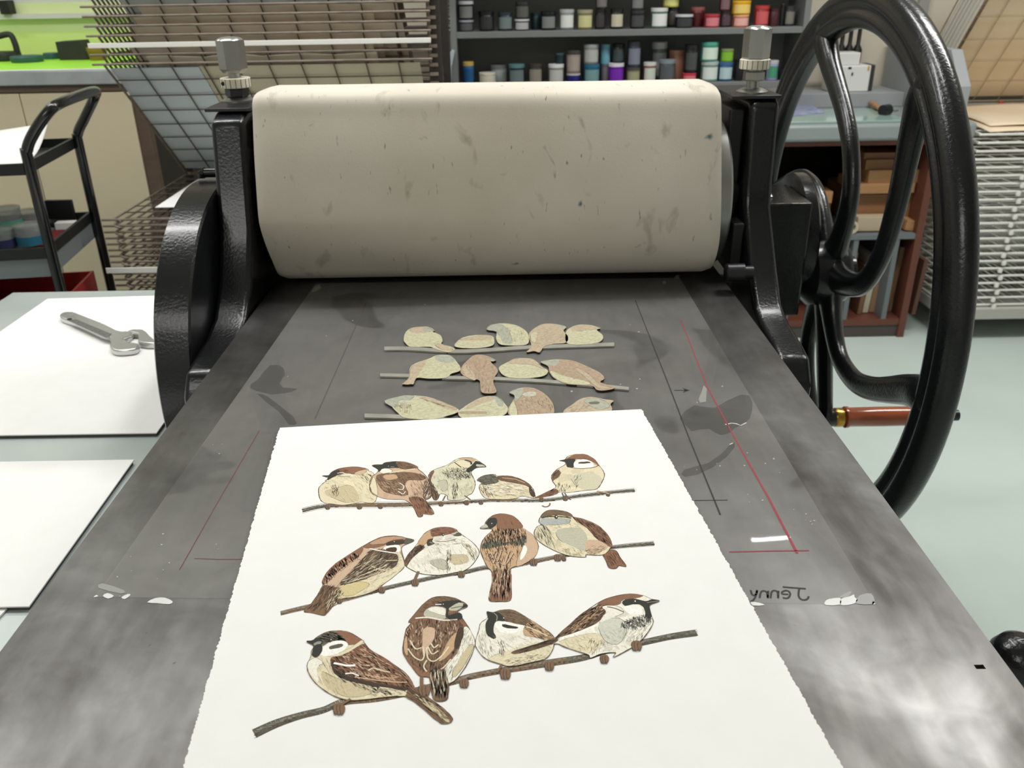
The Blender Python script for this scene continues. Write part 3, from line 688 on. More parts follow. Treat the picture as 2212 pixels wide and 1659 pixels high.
k.hatch([(-230, 310), (0, 275), (110, 320), (95, 400), (-80, 420), (-200, 380)], 20, 'X', 150, (3, 9), (.6, 1.3), 60); k.hatch([(-130, 480), (-60, 480), (-80, 640), (-120, 640)], 80, 'X', 34, (4, 10), (.6, 1.3)); k.hatch([(-340, 350), (120, 420), (80, 600), (-280, 580)], 70, 'f', 60, (5, 12), (.4, .8), 25); k.patch([(-300, 450), (-200, 430), (-180, 520), (-240, 560)], 'L'); fin(k, 'printed_bird')
k = B(Z3)
k.body([(170, 425), (240, 375), (365, 355), (412, 378), (530, 375), (640, 395), (760, 450), (830, 520), (855, 580), (860, 640), (780, 630), (700, 620), (600, 650), (400, 655), (270, 640), (210, 570), (195, 500), (222, 460), (192, 440)], 'C')
k.patch([(170, 425), (240, 375), (365, 358), (432, 440), (350, 470), (230, 480), (215, 450)], 'g'); k.hatch([(180, 425), (240, 375), (365, 358), (432, 440), (350, 470), (230, 480)], 20, 'X', 60, jit=40)
k.patch([(412, 380), (530, 377), (640, 397), (760, 452), (820, 520), (700, 475), (450, 432)], 'B'); k.hatch([(412, 380), (530, 377), (640, 397), (760, 452), (820, 520), (700, 475), (450, 432)], 12, 'D', 60); k.line([(470, 400), (620, 415), (740, 460)], 'T', 2)
k.patch([(790, 490), (850, 570), (855, 630), (800, 600)], 'D'); k.hatch([(210, 480), (700, 480), (800, 600), (500, 640), (240, 610)], 10, 'B', 90, (6, 16), (.5, 1)); k.hatch([(210, 480), (300, 460), (400, 640), (240, 610)], 60, 'D', 30); k.hatch([(300, 480), (700, 500), (600, 600), (350, 580)], 8, 'w', 24, (8, 16), (1, 2)); fin(k, 'printed_bird')
k = B(Z3)
k.body([(1155, 195), (1220, 180), (1250, 145), (1330, 120), (1460, 120), (1560, 170), (1620, 240), (1690, 350), (1660, 450), (1600, 530), (1500, 545), (1380, 560), (1250, 575), (1140, 570), (1060, 610), (1000, 622), (860, 640), (940, 600), (1080, 530), (1110, 500), (1066, 430), (1060, 370), (1120, 300), (1222, 240), (1216, 208)], 'C')
k.patch([(1225, 180), (1330, 121), (1460, 121), (1565, 178), (1640, 270), (1540, 205), (1400, 178), (1300, 182)], 'R'); k.hatch([(1225, 180), (1330, 121), (1460, 121), (1565, 178), (1640, 270), (1400, 178)], 15, 'B', 50)
k.patch([(1155, 195), (1232, 178), (1340, 175), (1325, 272), (1242, 266), (1226, 212)], 'X'); k.patch([(1340, 200), (1480, 180), (1560, 230), (1540, 270), (1340, 278)], 'w'); k.patch([(1380, 215), (1480, 205), (1525, 220), (1400, 231)], 'D'); k.eye(1350, 172, 8)
k.line([(1245, 268), (1400, 290), (1560, 275), (1620, 250)], 'D', 1.6); k.patch([(1120, 300), (1172, 340), (1095, 420), (1072, 440), (1062, 372)], 'B'); k.hatch([(1120, 300), (1180, 340), (1095, 430), (1062, 372)], -50, 'D', 30)
k.patch([(1300, 380), (1500, 330), (1660, 400), (1600, 520), (1450, 540), (1340, 480)], (0.62, 0.58, 0.42, 1)); k.hatch([(1330, 380), (1420, 380), (1360, 520), (1310, 500)], 120, 'D', 14); k.hatch([(1100, 470), (1280, 480), (1250, 570), (1130, 560)], 80, 'D', 24, (4, 8))
k.patch([(862, 640), (940, 600), (1080, 530), (1140, 560), (1100, 600), (1000, 622)], 'R'); k.hatch([(862, 640), (940, 600), (1080, 530), (1140, 560), (1000, 625)], -25, 'D', 40); fin(k, 'printed_bird')
k = B(Z2); k.out = None
for x, y, r in ((430, 742, 42), (810, 735, 46), (1060, 733, 42), (1785, 705, 40), (2090, 690, 40), (2261, 685, 38), (2985, 655, 36), (3270, 636, 44), (3780, 590, 34)): k.toes(x, y, r)
k.zm = Z3; k.leg([(945, 730), (985, 745), (1030, 730), (1040, 700)], 'B', 2.4); k.leg([(1185, 580), (1210, 640)], 'S', 2.4); k.leg([(1215, 580), (1260, 640), (1290, 660)], 'S', 2.2); k.leg([(1600, 555), (1700, 575), (1745, 590)], 'T', 3); k.leg([(20, 610), (90, 660)], 'B', 2.5); k.leg([(-210, 610), (-240, 670)], 'B', 2.5)
# row two ----------------------------------------------------------
k = B(Z4)
k.body([(1465, 178), (1385, 155), (1300, 135), (1220, 132), (1120, 145), (1020, 190), (930, 240), (800, 320), (650, 420), (560, 510), (510, 600), (515, 645), (470, 730), (400, 830), (320, 915), (400, 930), (480, 950), (540, 955), (600, 880), (700, 820), (720, 785), (950, 740), (1080, 690), (1150, 630), (1280, 530), (1350, 470), (1362, 400), (1335, 290), (1345, 240), (1400, 215)], 'P')
k.patch([(1310, 290), (1360, 400), (1345, 475), (1150, 630), (950, 740), (720, 770), (690, 660), (1000, 570), (1250, 460), (1285, 350)], 'C'); k.hatch([(1310, 290), (1345, 475), (1150, 630), (950, 740), (720, 770), (690, 660), (1000, 570), (1250, 460)], -25, 'f', 60, (6, 14)); k.patch([(700, 650), (900, 610), (1000, 640), (850, 740), (730, 755)], (0.64, .53, .27, 1))
k.patch([(800, 320), (650, 420), (560, 510), (512, 600), (522, 642), (585, 600), (700, 480), (900, 335), (930, 245)], 'R'); k.hatch([(800, 320), (650, 420), (560, 510), (512, 600), (522, 642), (585, 600), (700, 480), (900, 335)], 65, 'D', 70, (5, 11), (1.2, 2.4)); k.hatch([(800, 320), (650, 420), (560, 510), (512, 600), (585, 600), (700, 480), (900, 335)], 70, 'P', 12, (5, 9), (1, 1.6))
k.patch([(580, 645), (700, 505), (860, 385), (905, 402), (770, 540), (695, 620), (640, 685)], 'P')
k.patch([(1040, 272), (1270, 312), (1290, 420), (1200, 485), (950, 572), (745, 640), (690, 622), (770, 540), (900, 400)], 'V'); k.hatch([(1040, 272), (1270, 312), (1290, 420), (1200, 485), (950, 572), (745, 640), (690, 622), (770, 540), (900, 400)], -38, 'D', 240, (6, 16), (.8, 1.8)); k.hatch([(1090, 310), (1270, 312), (1290, 430), (1180, 480), (1060, 420)], -30, 'X', 110); k.hatch([(1000, 280), (1200, 480), (800, 620), (760, 560)], -32, 'C', 50, (8, 18), (.7, 1.3))
for q in ([(720, 600), (950, 530), (1180, 440)], [(740, 630), (960, 560), (1220, 470)], [(1020, 445), (1100, 480), (1190, 490)], [(1170, 390), (1290, 385)]): k.line(q, 'C', 1.6)
k.line([(1000, 262), (1100, 285), (1290, 315)], 'w', 2.5); k.line([(700, 620), (900, 540), (1100, 450)], 'X', 2); k.line([(700, 640), (800, 620), (980, 575)], 'X', 2.2)
k.patch([(1385, 157), (1300, 136), (1220, 133), (1120, 146), (1020, 192), (935, 245), (1000, 262), (1150, 232), (1200, 190), (1300, 180)], 'R'); k.patch([(1385, 160), (1300, 140), (1220, 138), (1120, 152), (1000, 215), (1150, 215), (1250, 175)], (.5, .31, .19, 1))
k.patch([(1200, 192), (1372, 172), (1350, 218), (1180, 232)], 'D'); k.patch([(1175, 238), (1305, 228), (1315, 300), (1220, 290), (1150, 268)], 'w'); k.patch([(1190, 258), (1280, 252), (1272, 298), (1180, 284)], 'D'); k.patch([(1465, 178), (1378, 159), (1362, 215), (1400, 214)], 'S'); k.eye(1255, 195, 11)
k.patch([(518, 648), (470, 730), (400, 830), (322, 914), (480, 948), (540, 953), (640, 840), (700, 700), (600, 655)], 'B'); k.hatch([(518, 648), (470, 730), (400, 830), (322, 914), (480, 948), (540, 953), (640, 840), (700, 700), (600, 655)], -55, 'D', 110, (8, 18), (.8, 1.6)); k.hatch([(600, 690), (720, 680), (690, 820), (560, 900)], -60, 'K', 30, (8, 18), (1, 2)); fin(k, 'printed_bird')
k = B(Z4)
k.body([(1920, 90), (1962, 122), (2060, 190), (2130, 270), (2135, 330), (2070, 430), (1990, 490), (1900, 510), (1720, 540), (1540, 525), (1450, 490), (1385, 450), (1365, 400), (1400, 330), (1500, 212), (1560, 120), (1640, 65), (1740, 42), (1840, 45), (1900, 65)], 'W')
k.patch([(1500, 212), (1560, 122), (1645, 66), (1660, 150), (1600, 205), (1530, 245)], 'T'); k.patch([(1640, 66), (1740, 43), (1840, 46), (1918, 88), (1862, 112), (1760, 128), (1650, 140)], 'R'); k.hatch([(1640, 66), (1740, 43), (1840, 46), (1918, 88), (1862, 112), (1760, 128), (1650, 140)], 12, 'D', 60)
k.patch([(1366, 400), (1400, 332), (1490, 235), (1575, 250), (1480, 330), (1420, 395), (1385, 448)], 'B'); k.hatch([(1366, 400), (1400, 332), (1490, 235), (1575, 250), (1480, 330), (1420, 395), (1385, 448)], -50, 'D', 80, (4, 10), (.8, 1.6)); k.patch([(1600, 180), (1660, 160), (1650, 190), (1680, 210), (1610, 240)], 'D')
k.patch([(1860, 115), (1925, 95), (1962, 125), (1900, 137)], 'S'); k.patch([(1850, 110), (1910, 88), (1925, 95), (1868, 122)], 'L'); k.line([(1690, 190), (1800, 190), (1900, 165)], 'D', 1.6); k.hatch([(1660, 180), (1960, 150), (1950, 220), (1680, 240)], 5, 'G', 46); k.eye(1765, 122, 11)
k.patch([(1620, 392), (1740, 372), (1805, 402), (1800, 480), (1700, 462)], 'L'); k.patch([(1830, 332), (2000, 332), (2020, 400), (1900, 432), (1840, 402)], 'K'); k.hatch([(1800, 300), (1850, 300), (1840, 480), (1800, 490)], 95, 'D', 34); k.hatch([(1960, 200), (2130, 290), (2090, 400), (2020, 300)], 62, 'f', 50, (5, 12)); k.hatch([(1420, 300), (2000, 260), (1950, 500), (1480, 490)], 60, 'G', 50, (6, 14), (.4, .8), 30); fin(k, 'printed_bird')
k = B(Z5)
k.body([(180, 248), (230, 200), (260, 150), (330, 105), (430, 95), (530, 125), (600, 190), (620, 240), (720, 310), (775, 400), (780, 460), (740, 550), (640, 610), (510, 655), (495, 700), (500, 850), (495, 990), (380, 1005), (280, 1000), (275, 930), (305, 800), (300, 700), (250, 640), (200, 530), (180, 450), (220, 350), (300, 272), (288, 250)], 'T')
k.patch([(620, 240), (720, 312), (773, 400), (778, 460), (738, 548), (560, 640), (600, 480), (650, 380), (640, 290)], 'P'); k.patch([(640, 420), (668, 470), (622, 560), (592, 562), (618, 470)], 'w')
k.hatch([(230, 330), (330, 260), (600, 240), (660, 350), (600, 480), (500, 640), (260, 620), (190, 480)], 75, 'B', 150, (5, 14), (.8, 1.8), 30); k.hatch([(300, 265), (620, 250), (640, 330), (250, 400)], 85, 'D', 90, (5, 12), (1, 2)); k.patch([(195, 440), (235, 390), (420, 395), (450, 415), (250, 455)], 'g'); k.patch([(430, 395), (560, 375), (650, 330), (630, 420), (540, 400)], 'g'); k.hatch([(190, 450), (230, 380), (420, 380), (650, 320), (630, 430), (460, 420), (230, 465)], 80, 'X', 110, (4, 9), (.8, 1.6))
for q in ([(235, 470), (290, 560), (330, 480)], [(250, 520), (310, 610), (350, 500)], [(340, 560), (420, 620), (480, 480)], [(360, 600), (440, 620), (520, 500)], [(300, 500), (350, 590), (400, 470)]): k.line(q, 'P', 2); k.line([(a + 10, b + 8) for a, b in q], 'D', 1.3)
k.patch([(232, 200), (262, 152), (330, 107), (430, 97), (530, 127), (600, 192), (612, 240), (480, 255), (360, 240), (350, 180)], 'R'); k.hatch([(300, 130), (430, 97), (530, 127), (600, 192), (612, 240), (480, 255), (360, 240)], 40, 'B', 60); k.patch([(235, 205), (280, 142), (345, 140), (350, 200), (300, 247), (250, 236)], 'X'); k.patch([(182, 248), (234, 198), (262, 240)], 'L'); k.line([(182, 247), (260, 240)], 'X', 1.2); k.eye(297, 198, 12)
k.patch([(310, 690), (490, 690), (500, 850), (492, 988), (380, 1002), (282, 996), (277, 930), (306, 800)], 'R'); k.hatch([(310, 660), (490, 660), (500, 850), (492, 988), (282, 996), (306, 800)], 92, 'D', 100, (8, 22), (.9, 1.8), 8); k.hatch([(310, 690), (490, 690), (492, 988), (282, 996)], 92, 'P', 30, (8, 22), (1, 1.8), 8); fin(k, 'printed_bird')
k = B(Z5)
k.body([(1460, 512), (1575, 470), (1640, 560), (1697, 640), (1620, 632), (1592, 660), (1522, 657), (1490, 590)], 'R'); k.hatch([(1460, 512), (1575, 470), (1697, 640), (1522, 657)], 55, 'D', 40, (6, 16)); 
k.body([(790, 180), (805, 130), (850, 75), (920, 55), (1040, 65), (1120, 95), (1140, 125), (1250, 150), (1400, 215), (1500, 310), (1545, 400), (1540, 440), (1480, 510), (1400, 525), (1280, 520), (1268, 545), (1100, 530), (960, 480), (830, 410), (760, 350), (740, 290), (770, 230), (820, 207)], 'C')
k.patch([(980, 260), (1200, 240), (1290, 330), (1280, 480), (1150, 440), (1000, 360)], 'L'); k.patch([(1140, 127), (1250, 152), (1400, 217), (1500, 312), (1543, 400), (1533, 442), (1400, 365), (1290, 245), (1180, 175)], 'R'); k.hatch([(1140, 127), (1250, 152), (1400, 217), (1500, 312), (1543, 400), (1533, 442), (1400, 365), (1290, 245), (1180, 175)], 42, 'D', 110, (5, 14), (.7, 1.5)); k.patch([(1280, 380), (1400, 370), (1510, 440), (1400, 500), (1290, 500)], 'P'); k.hatch([(1300, 430), (1500, 440), (1400, 515), (1280, 515)], -20, 'D', 36)
k.patch([(800, 172), (840, 140), (960, 145), (1110, 150), (1080, 200), (900, 212), (822, 204)], (.42, .44, .41, 1)); k.patch([(808, 130), (850, 76), (920, 56), (1040, 66), (1120, 96), (1135, 128), (980, 108), (840, 130)], 'V'); k.hatch([(808, 130), (850, 76), (1040, 66), (1135, 128)], 10, 'D', 34); k.line([(815, 140), (880, 125), (960, 125), (1050, 128), (1125, 140)], 'X', 3); k.eye(968, 128, 17)
k.line([(800, 210), (830, 215), (850, 260)], 'X', 2); k.hatch([(745, 250), (830, 215), (920, 300), (960, 470), (840, 400), (760, 350)], 62, 'X', 60, (8, 18), (.4, .8), 16); k.hatch([(960, 470), (1200, 450), (1260, 540), (1100, 525)], 35, 'f', 40); k.hatch([(900, 200), (1130, 160), (1250, 240), (1000, 260)], 30, 'G', 26); fin(k, 'printed_bird')
k = B(Z4)
for x, y, r in ((1130, 690, 46), (1475, 612, 52), (1955, 525, 50), (690, 805, 36)): k.toes(x, y, r)
k.zm = Z5
for x, y, r in ((735, 592, 52), (985, 545, 52), (1050, 560, 30)): k.toes(x, y, r)
k.zm = Z4; k.leg([(1510, 500), (1470, 590)], 'V', 5)
# row three --------------------------------------------------------
k = B(Z6)
k.body([(2080, 172), (1990, 110), (1900, 85), (1820, 80), (1740, 95), (1660, 150), (1590, 230), (1515, 320), (1542, 330), (1495, 390), (1475, 480), (1460, 600), (1500, 690), (1560, 770), (1620, 840), (1700, 850), (1720, 880), (1740, 1020), (1770, 1075), (1850, 1080), (1890, 1050), (1900, 930), (1980, 860), (2080, 720), (2145, 560), (2140, 480), (2090, 380), (2030, 290), (1985, 222)], 'R')
k.patch([(2040, 380), (2090, 382), (2138, 480), (2143, 560), (2078, 718), (1980, 858), (1890, 910), (1850, 790), (1980, 620), (2030, 480)], 'W'); k.hatch([(2040, 380), (2138, 480), (2078, 718), (1890, 910), (1850, 790), (2030, 480)], 110, 'G', 80, (6, 14), (.6, 1.2)); k.patch([(2080, 560), (2140, 560), (2060, 720), (1960, 850), (1940, 800)], 'K')
k.patch([(1550, 335), (1700, 305), (1950, 330), (2030, 390), (1990, 560), (1860, 740), (1720, 800), (1620, 770), (1520, 680), (1482, 560), (1502, 420)], 'B'); k.hatch([(1550, 335), (1700, 305), (1950, 330), (2030, 390), (1990, 560), (1860, 740), (1720, 800), (1620, 770), (1520, 680), (1482, 560), (1502, 420)], 95, 'D', 230, (5, 14), (1, 2.2), 25); k.hatch([(1550, 335), (1950, 330), (2000, 500), (1700, 640), (1500, 560)], 85, 'P', 50, (4, 10), (1, 2.2), 30)
k.patch([(1655, 400), (1760, 385), (1765, 480), (1700, 570), (1655, 650)], 'P'); k.patch([(1480, 480), (1500, 470), (1510, 640), (1470, 600)], 'T'); k.patch([(1900, 500), (1985, 420), (2000, 500), (1900, 640), (1800, 700)], 'T'); k.patch([(1985, 400), (2040, 380), (2030, 480), (1985, 580), (1950, 560)], 'D')
for q in ([(1510, 580), (1570, 660), (1640, 690), (1665, 640), (1650, 560)], [(1530, 500), (1580, 580), (1640, 570)], [(1690, 570), (1700, 670), (1760, 700), (1840, 640), (1900, 560)], [(1700, 560), (1740, 630), (1800, 600)], [(1730, 530), (1760, 570), (1800, 540)], [(1690, 690), (1660, 750), (1690, 800)], [(1780, 800), (1850, 760), (1920, 680)]): k.line(q, 'C', 2.4)
k.patch([(1517, 318), (1592, 230), (1662, 152), (1740, 97), (1820, 82), (1900, 87), (1990, 115), (1930, 152), (1760, 162), (1690, 212), (1620, 285)], 'B'); k.hatch([(1600, 240), (1740, 97), (1900, 87), (1980, 115), (1760, 162), (1690, 212)], 20, 'D', 60)
k.patch([(1690, 200), (1760, 175), (1870, 192), (1878, 272), (1830, 302), (1700, 282), (1660, 250)], 'L'); k.patch([(1700, 205), (1770, 182), (1860, 200), (1865, 260), (1800, 250)], 'W'); k.patch([(1760, 160), (1850, 128), (1990, 118), (2015, 140), (1915, 190), (1900, 262), (2000, 232), (2032, 292), (1940, 305), (1870, 275), (1872, 192), (1800, 170)], 'X'); k.patch([(1905, 192), (2000, 138), (2078, 172), (1985, 214), (1920, 215)], 'L'); k.patch([(2040, 150), (2080, 172), (2010, 205), (1985, 214), (2030, 180)], 'X'); k.line([(1920, 195), (2000, 180), (2075, 172)], 'X', 1.6); k.line([(1770, 157), (1830, 157)], 'w', 2); k.eye(1845, 157, 10)
k.line([(1580, 290), (1700, 282), (1850, 308), (1985, 300)], 'W', 3); k.hatch([(1880, 260), (1990, 240), (2040, 360), (1940, 330)], 70, 'X', 40)
k.patch([(1722, 800), (1850, 785), (1900, 930), (1888, 1048), (1848, 1076), (1772, 1072), (1742, 1020)], 'B'); k.hatch([(1722, 800), (1850, 785), (1900, 930), (1888, 1048), (1772, 1072)], 85, 'X', 80, (8, 18), (1.2, 2.4), 8); k.hatch([(1722, 800), (1850, 785), (1900, 930), (1772, 1050)], 85, 'C', 14, (8, 20), (1, 2), 8); fin(k, 'printed_bird')
k = B(Z6)
k.body([(540, 510), (600, 500), (640, 470), (720, 425), (820, 408), (920, 415), (1000, 450), (1080, 510), (1150, 590), (1300, 680), (1430, 770), (1500, 830), (1550, 900), (1562, 955), (1600, 1000), (1780, 1100), (1880, 1180), (1937, 1252), (1900, 1282), (1830, 1295), (1760, 1230), (1600, 1110), (1480, 1035), (1300, 1042), (1100, 1065), (950, 1072), (800, 1030), (650, 930), (570, 830), (545, 740), (582, 655), (588, 600), (610, 560), (588, 535)], 'C')
k.patch([(690, 800), (850, 870), (1150, 930), (1150, 1012), (950, 1045), (780, 980), (700, 900)], 'K'); k.hatch([(580, 660), (780, 700), (900, 860), (900, 1040), (700, 950), (560, 800)], 60, 'f', 50, (8, 18), (.5, .9), 20); k.patch([(560, 700), (640, 670), (700, 720), (640, 760), (650, 900), (570, 800)], 'W')
k.patch([(800, 650), (960, 600), (1090, 530), (1150, 592), (1300, 682), (1430, 772), (1550, 902), (1562, 972), (1350, 935), (1100, 892), (900, 850), (800, 780), (770, 700)], 'R'); k.hatch([(800, 650), (960, 600), (1090, 530), (1150, 592), (1300, 682), (1430, 772), (1550, 902), (1562, 972), (1350, 935), (1100, 892), (900, 850), (800, 780)], 33, 'D', 260, (6, 18), (1, 2.2), 18); k.hatch([(880, 640), (1090, 560), (1400, 780), (1500, 900), (1000, 850)], 28, 'P', 60, (6, 16), (1.2, 2.4), 18)
k.patch([(780, 750), (900, 835), (1200, 905), (1530, 962), (1400, 985), (1100, 925), (850, 855)], 'D'); k.hatch([(780, 700), (1000, 860), (1200, 930), (1500, 970), (1300, 1020), (900, 900)], 30, 'X', 90, (5, 12), (.8, 1.8)); k.line([(800, 718), (860, 728), (930, 742), (1005, 738)], 'w', 4); k.line([(910, 820), (980, 815), (1040, 840)], 'w', 2.5); k.line([(1130, 790), (1180, 765), (1260, 790), (1340, 805)], 'C', 2); k.line([(1000, 850), (1200, 880), (1400, 900), (1500, 900)], 'P', 2); k.line([(1100, 830), (1300, 860), (1420, 850)], 'T', 2)
k.patch([(640, 472), (720, 427), (820, 410), (920, 417), (1000, 452), (1080, 512), (940, 545), (860, 492), (760, 475)], 'R'); k.patch([(612, 500), (650, 470), (720, 432), (830, 430), (900, 480), (920, 530), (860, 500), (760, 515), (700, 555), (640, 545)], 'g'); k.hatch([(612, 500), (720, 432), (830, 430), (920, 530), (760, 515), (640, 545)], 20, 'X', 120, (5, 12), (1, 2))
k.patch([(690, 572), (800, 508), (900, 508), (935, 552), (850, 622), (740, 652), (668, 632)], 'w'); k.patch([(850, 622), (980, 560), (1060, 502), (1085, 522), (960, 602), (850, 650), (740, 655)], 'C'); k.patch([(765, 555), (870, 533), (882, 560), (770, 584)], 'S'); k.patch([(542, 511), (600, 500), (645, 475), (690, 520), (660, 560), (610, 550)], 'X'); k.patch([(612, 530), (660, 508), (685, 520), (640, 560), (615, 552)], 'G'); k.patch([(612, 555), (680, 540), (692, 600), (640, 662), (590, 642)], 'X'); k.eye(772, 496, 11)
k.patch([(1485, 1032), (1562, 962), (1780, 1102), (1935, 1252), (1830, 1292), (1600, 1108)], 'B'); k.patch([(1560, 1020), (1625, 1030), (1800, 1150), (1905, 1262), (1870, 1278), (1700, 1140)], 'K'); k.hatch([(1485, 1032), (1562, 962), (1780, 1102), (1935, 1252), (1830, 1292), (1600, 1108)], 40, 'D', 60, (8, 22), (.9, 1.8), 8); k.patch([(1230, 945), (1400, 970), (1500, 1000), (1450, 1035), (1340, 1000)], 'C'); k.hatch([(1200, 960), (1450, 980), (1400, 1040), (1150, 1050)], 20, 'D', 40); fin(k, 'printed_bird')
k = B(Z7)
k.body([(283, 243), (330, 248), (370, 240), (430, 225), (510, 230), (590, 270), (650, 310), (760, 380), (850, 450), (852, 540), (800, 630), (700, 665), (500, 705), (400, 690), (270, 640), (200, 560), (185, 500), (215, 400), (230, 340), (290, 292)], 'W')
k.patch([(500, 560), (700, 505), (848, 520), (800, 628), (700, 662), (500, 702), (420, 690), (300, 640)], 'C'); k.patch([(600, 362), (650, 312), (760, 382), (848, 450), (840, 485), (700, 462), (600, 440)], 'T'); k.hatch([(600, 362), (650, 312), (760, 382), (848, 450), (840, 485), (700, 462)], 32, 'D', 70, (5, 14), (.8, 1.6)); k.line([(620, 370), (700, 400), (800, 450)], 'C', 2)
k.patch([(350, 245), (430, 226), (510, 231), (590, 271), (645, 312), (590, 362), (480, 332), (400, 312), (368, 282)], 'V'); k.hatch([(350, 245), (430, 226), (590, 271), (645, 312), (590, 362), (400, 312)], 20, 'D', 80); k.patch([(284, 243), (330, 250), (368, 246), (425, 282), (432, 322), (362, 326), (338, 400), (362, 462), (330, 472), (280, 432), (272, 350), (292, 300)], 'X'); k.patch([(350, 342), (430, 326), (560, 352), (605, 372), (520, 425), (400, 415)], 'w'); k.patch([(412, 350), (440, 350), (545, 372), (530, 388), (430, 377)], 'X'); k.eye(425, 298, 11); k.line([(340, 250), (370, 280), (365, 320)], 'G', 1.5)
k.hatch([(210, 400), (280, 420), (350, 640), (220, 580)], 75, 'G', 40, (6, 14)); k.hatch([(380, 500), (440, 500), (440, 600), (390, 600)], 80, 'D', 26); k.hatch([(300, 450), (800, 470), (780, 640), (400, 680)], 25, 'f', 60, (6, 16), (.4, .9), 40); k.hatch([(450, 650), (800, 600), (780, 650), (520, 700)], -12, 'D', 40, (4, 9)); fin(k, 'printed_bird')
k = B(Z7)
k.body([(1755, 150), (1690, 135), (1620, 105), (1520, 90), (1420, 100), (1290, 135), (1190, 195), (1080, 270), (980, 360), (900, 430), (862, 465), (700, 520), (512, 580), (515, 602), (640, 580), (860, 515), (940, 540), (1060, 580), (1150, 610), (1170, 636), (1260, 600), (1380, 590), (1362, 630), (1480, 570), (1560, 520), (1640, 440), (1700, 340), (1690, 280), (1672, 188)], 'W')
k.patch([(900, 500), (1150, 430), (1300, 450), (1200, 590), (1050, 575)], 'C'); k.patch([(1240, 330), (1420, 300), (1480, 400), (1400, 520), (1280, 480)], (.62, .62, .53, 1)); k.patch([(1620, 106), (1520, 92), (1420, 102), (1290, 137), (1225, 192), (1400, 185), (1450, 142), (1560, 127)], 'R'); k.hatch([(1600, 110), (1420, 102), (1290, 137), (1225, 192), (1400, 185)], -20, 'B', 40)
k.patch([(1230, 188), (1320, 195), (1285, 262), (1220, 342), (1080, 405), (870, 472), (900, 430), (980, 360), (1080, 270)], 'B'); k.hatch([(1230, 188), (1320, 195), (1285, 262), (1220, 342), (1080, 405), (870, 472), (980, 360), (1080, 270)], -35, 'D', 180, (6, 18), (.9, 2), 10); k.hatch([(1230, 200), (1300, 220), (1100, 390), (980, 400)], -30, 'T', 34, (6, 16), (1, 2), 10); k.line([(900, 472), (1060, 420), (1230, 350)], 'w', 4); k.patch([(1270, 195), (1400, 195), (1450, 250), (1330, 300), (1250, 330), (1300, 250)], 'W'); k.line([(1310, 200), (1380, 215), (1450, 245)], 'D', 2)
k.patch([(1440, 150), (1530, 128), (1640, 150), (1690, 137), (1755, 150), (1672, 186), (1690, 280), (1645, 302), (1620, 205), (1560, 178), (1460, 192)], 'X'); k.patch([(1455, 202), (1560, 185), (1612, 230), (1590, 267), (1500, 262)], 'w'); k.line([(1650, 165), (1750, 150)], 'G', 1.2); k.eye(1545, 155, 14); k.hatch([(1430, 345), (1600, 275), (1690, 290), (1650, 355), (1500, 395)], 60, 'X', 150, (4, 11), (.8, 1.6), 50); k.hatch([(1400, 360), (1680, 300), (1600, 480), (1450, 500)], 120, 'G', 60, (6, 14))
k.patch([(512, 580), (700, 520), (862, 468), (870, 505), (640, 578), (515, 600)], 'V'); k.hatch([(512, 580), (700, 520), (862, 468), (860, 510), (640, 578)], -17, 'D', 46, (10, 26), (.9, 1.8), 4); k.hatch([(1150, 480), (1300, 500), (1260, 600), (1160, 620)], 110, 'D', 30); k.hatch([(940, 480), (1400, 400), (1500, 540), (1100, 590)], 40, 'f', 50, (6, 16), (.4, .9), 40); fin(k, 'printed_bird')
k = B(Z6)
for x, y, r in ((850, 1150, 78), (1665, 970, 78), (2045, 905, 62)): k.toes(x, y, r)
k.zm = Z7
for x, y, r in ((440, 770, 62), (815, 700, 56), (1285, 640, 52), (1560, 525, 62)): k.toes(x, y, r)
k.leg([(410, 690), (370, 760)], 'B', 4); k.zm = Z6; k.leg([(960, 1060), (880, 1110)], 'B', 5); k.leg([(1640, 850), (1640, 930)], 'B', 6)

# the three cut-out plates lying on the film
M_plate = attr_mat('inked_plate', .5, .16, 260, .25)
M_pedge = mat('plate_edge', (60, 56, 50), .4, metal=.6)
PT = FZ + .0028
def cut(parent, nm, pts, c, patches=(), hat=()):
    px = crom(cv(ZP, pts), 4); top = [onz(x, y, PT) for x, y in px]
    mb = MB(); mb.prism([p - Vector((0, 0, .0024)) for p in top], (0, 0, .0024)); o = mb.build(nm, M_pedge, parent, smooth=False)
    ik = Ink(ZP, PT + .00001); ik.out = ik.shape(pts, c, 4)
    for q in patches: ik.patch(q[0], q[1], .4)
    for q in hat: ik.hatch(*q)
    ik.mb.build('inked_face', M_plate, o, smooth=False, colors=True)
def bar(parent, pts, w):
    P_ = crom(cv(ZP, pts), 3, closed=False); w = w / ZP[2] / 2
    poly = [onz(x, y - w, PT - .0003) for x, y in P_] + [onz(x, y + w, PT - .0003) for x, y in P_[::-1]]
    mb = MB(); mb.prism([p - Vector((0, 0, .0022)) for p in poly], (0, 0, .0022)); mb.build('branch_cutout', mat('zinc_plate', (168, 166, 156), .42, metal=.5, var=.12, vscale=60), parent, smooth=False)
pl1 = thing('bird_plate', 'cut-out plate of five birds on a branch, nearest the roller', 'printing plate', onz(1080, 740, BZ), 'cut-out bird plates')
pl2 = thing('bird_plate', 'cut-out plate of four birds, middle one of the three on the bed', 'printing plate', onz(1080, 815, BZ), 'cut-out bird plates')
pl3 = thing('bird_plate', 'cut-out plate of four birds half covered by the printed sheet', 'printing plate', onz(1080, 890, BZ), 'cut-out bird plates')
bar(pl1, [(235, 276), (420, 276), (740, 296), (1000, 286), (1300, 266), (1900, 246)], 25)
bar(pl2, [(205, 468), (400, 472), (700, 486), (1000, 492), (1400, 512), (1800, 546), (2005, 566)], 22)
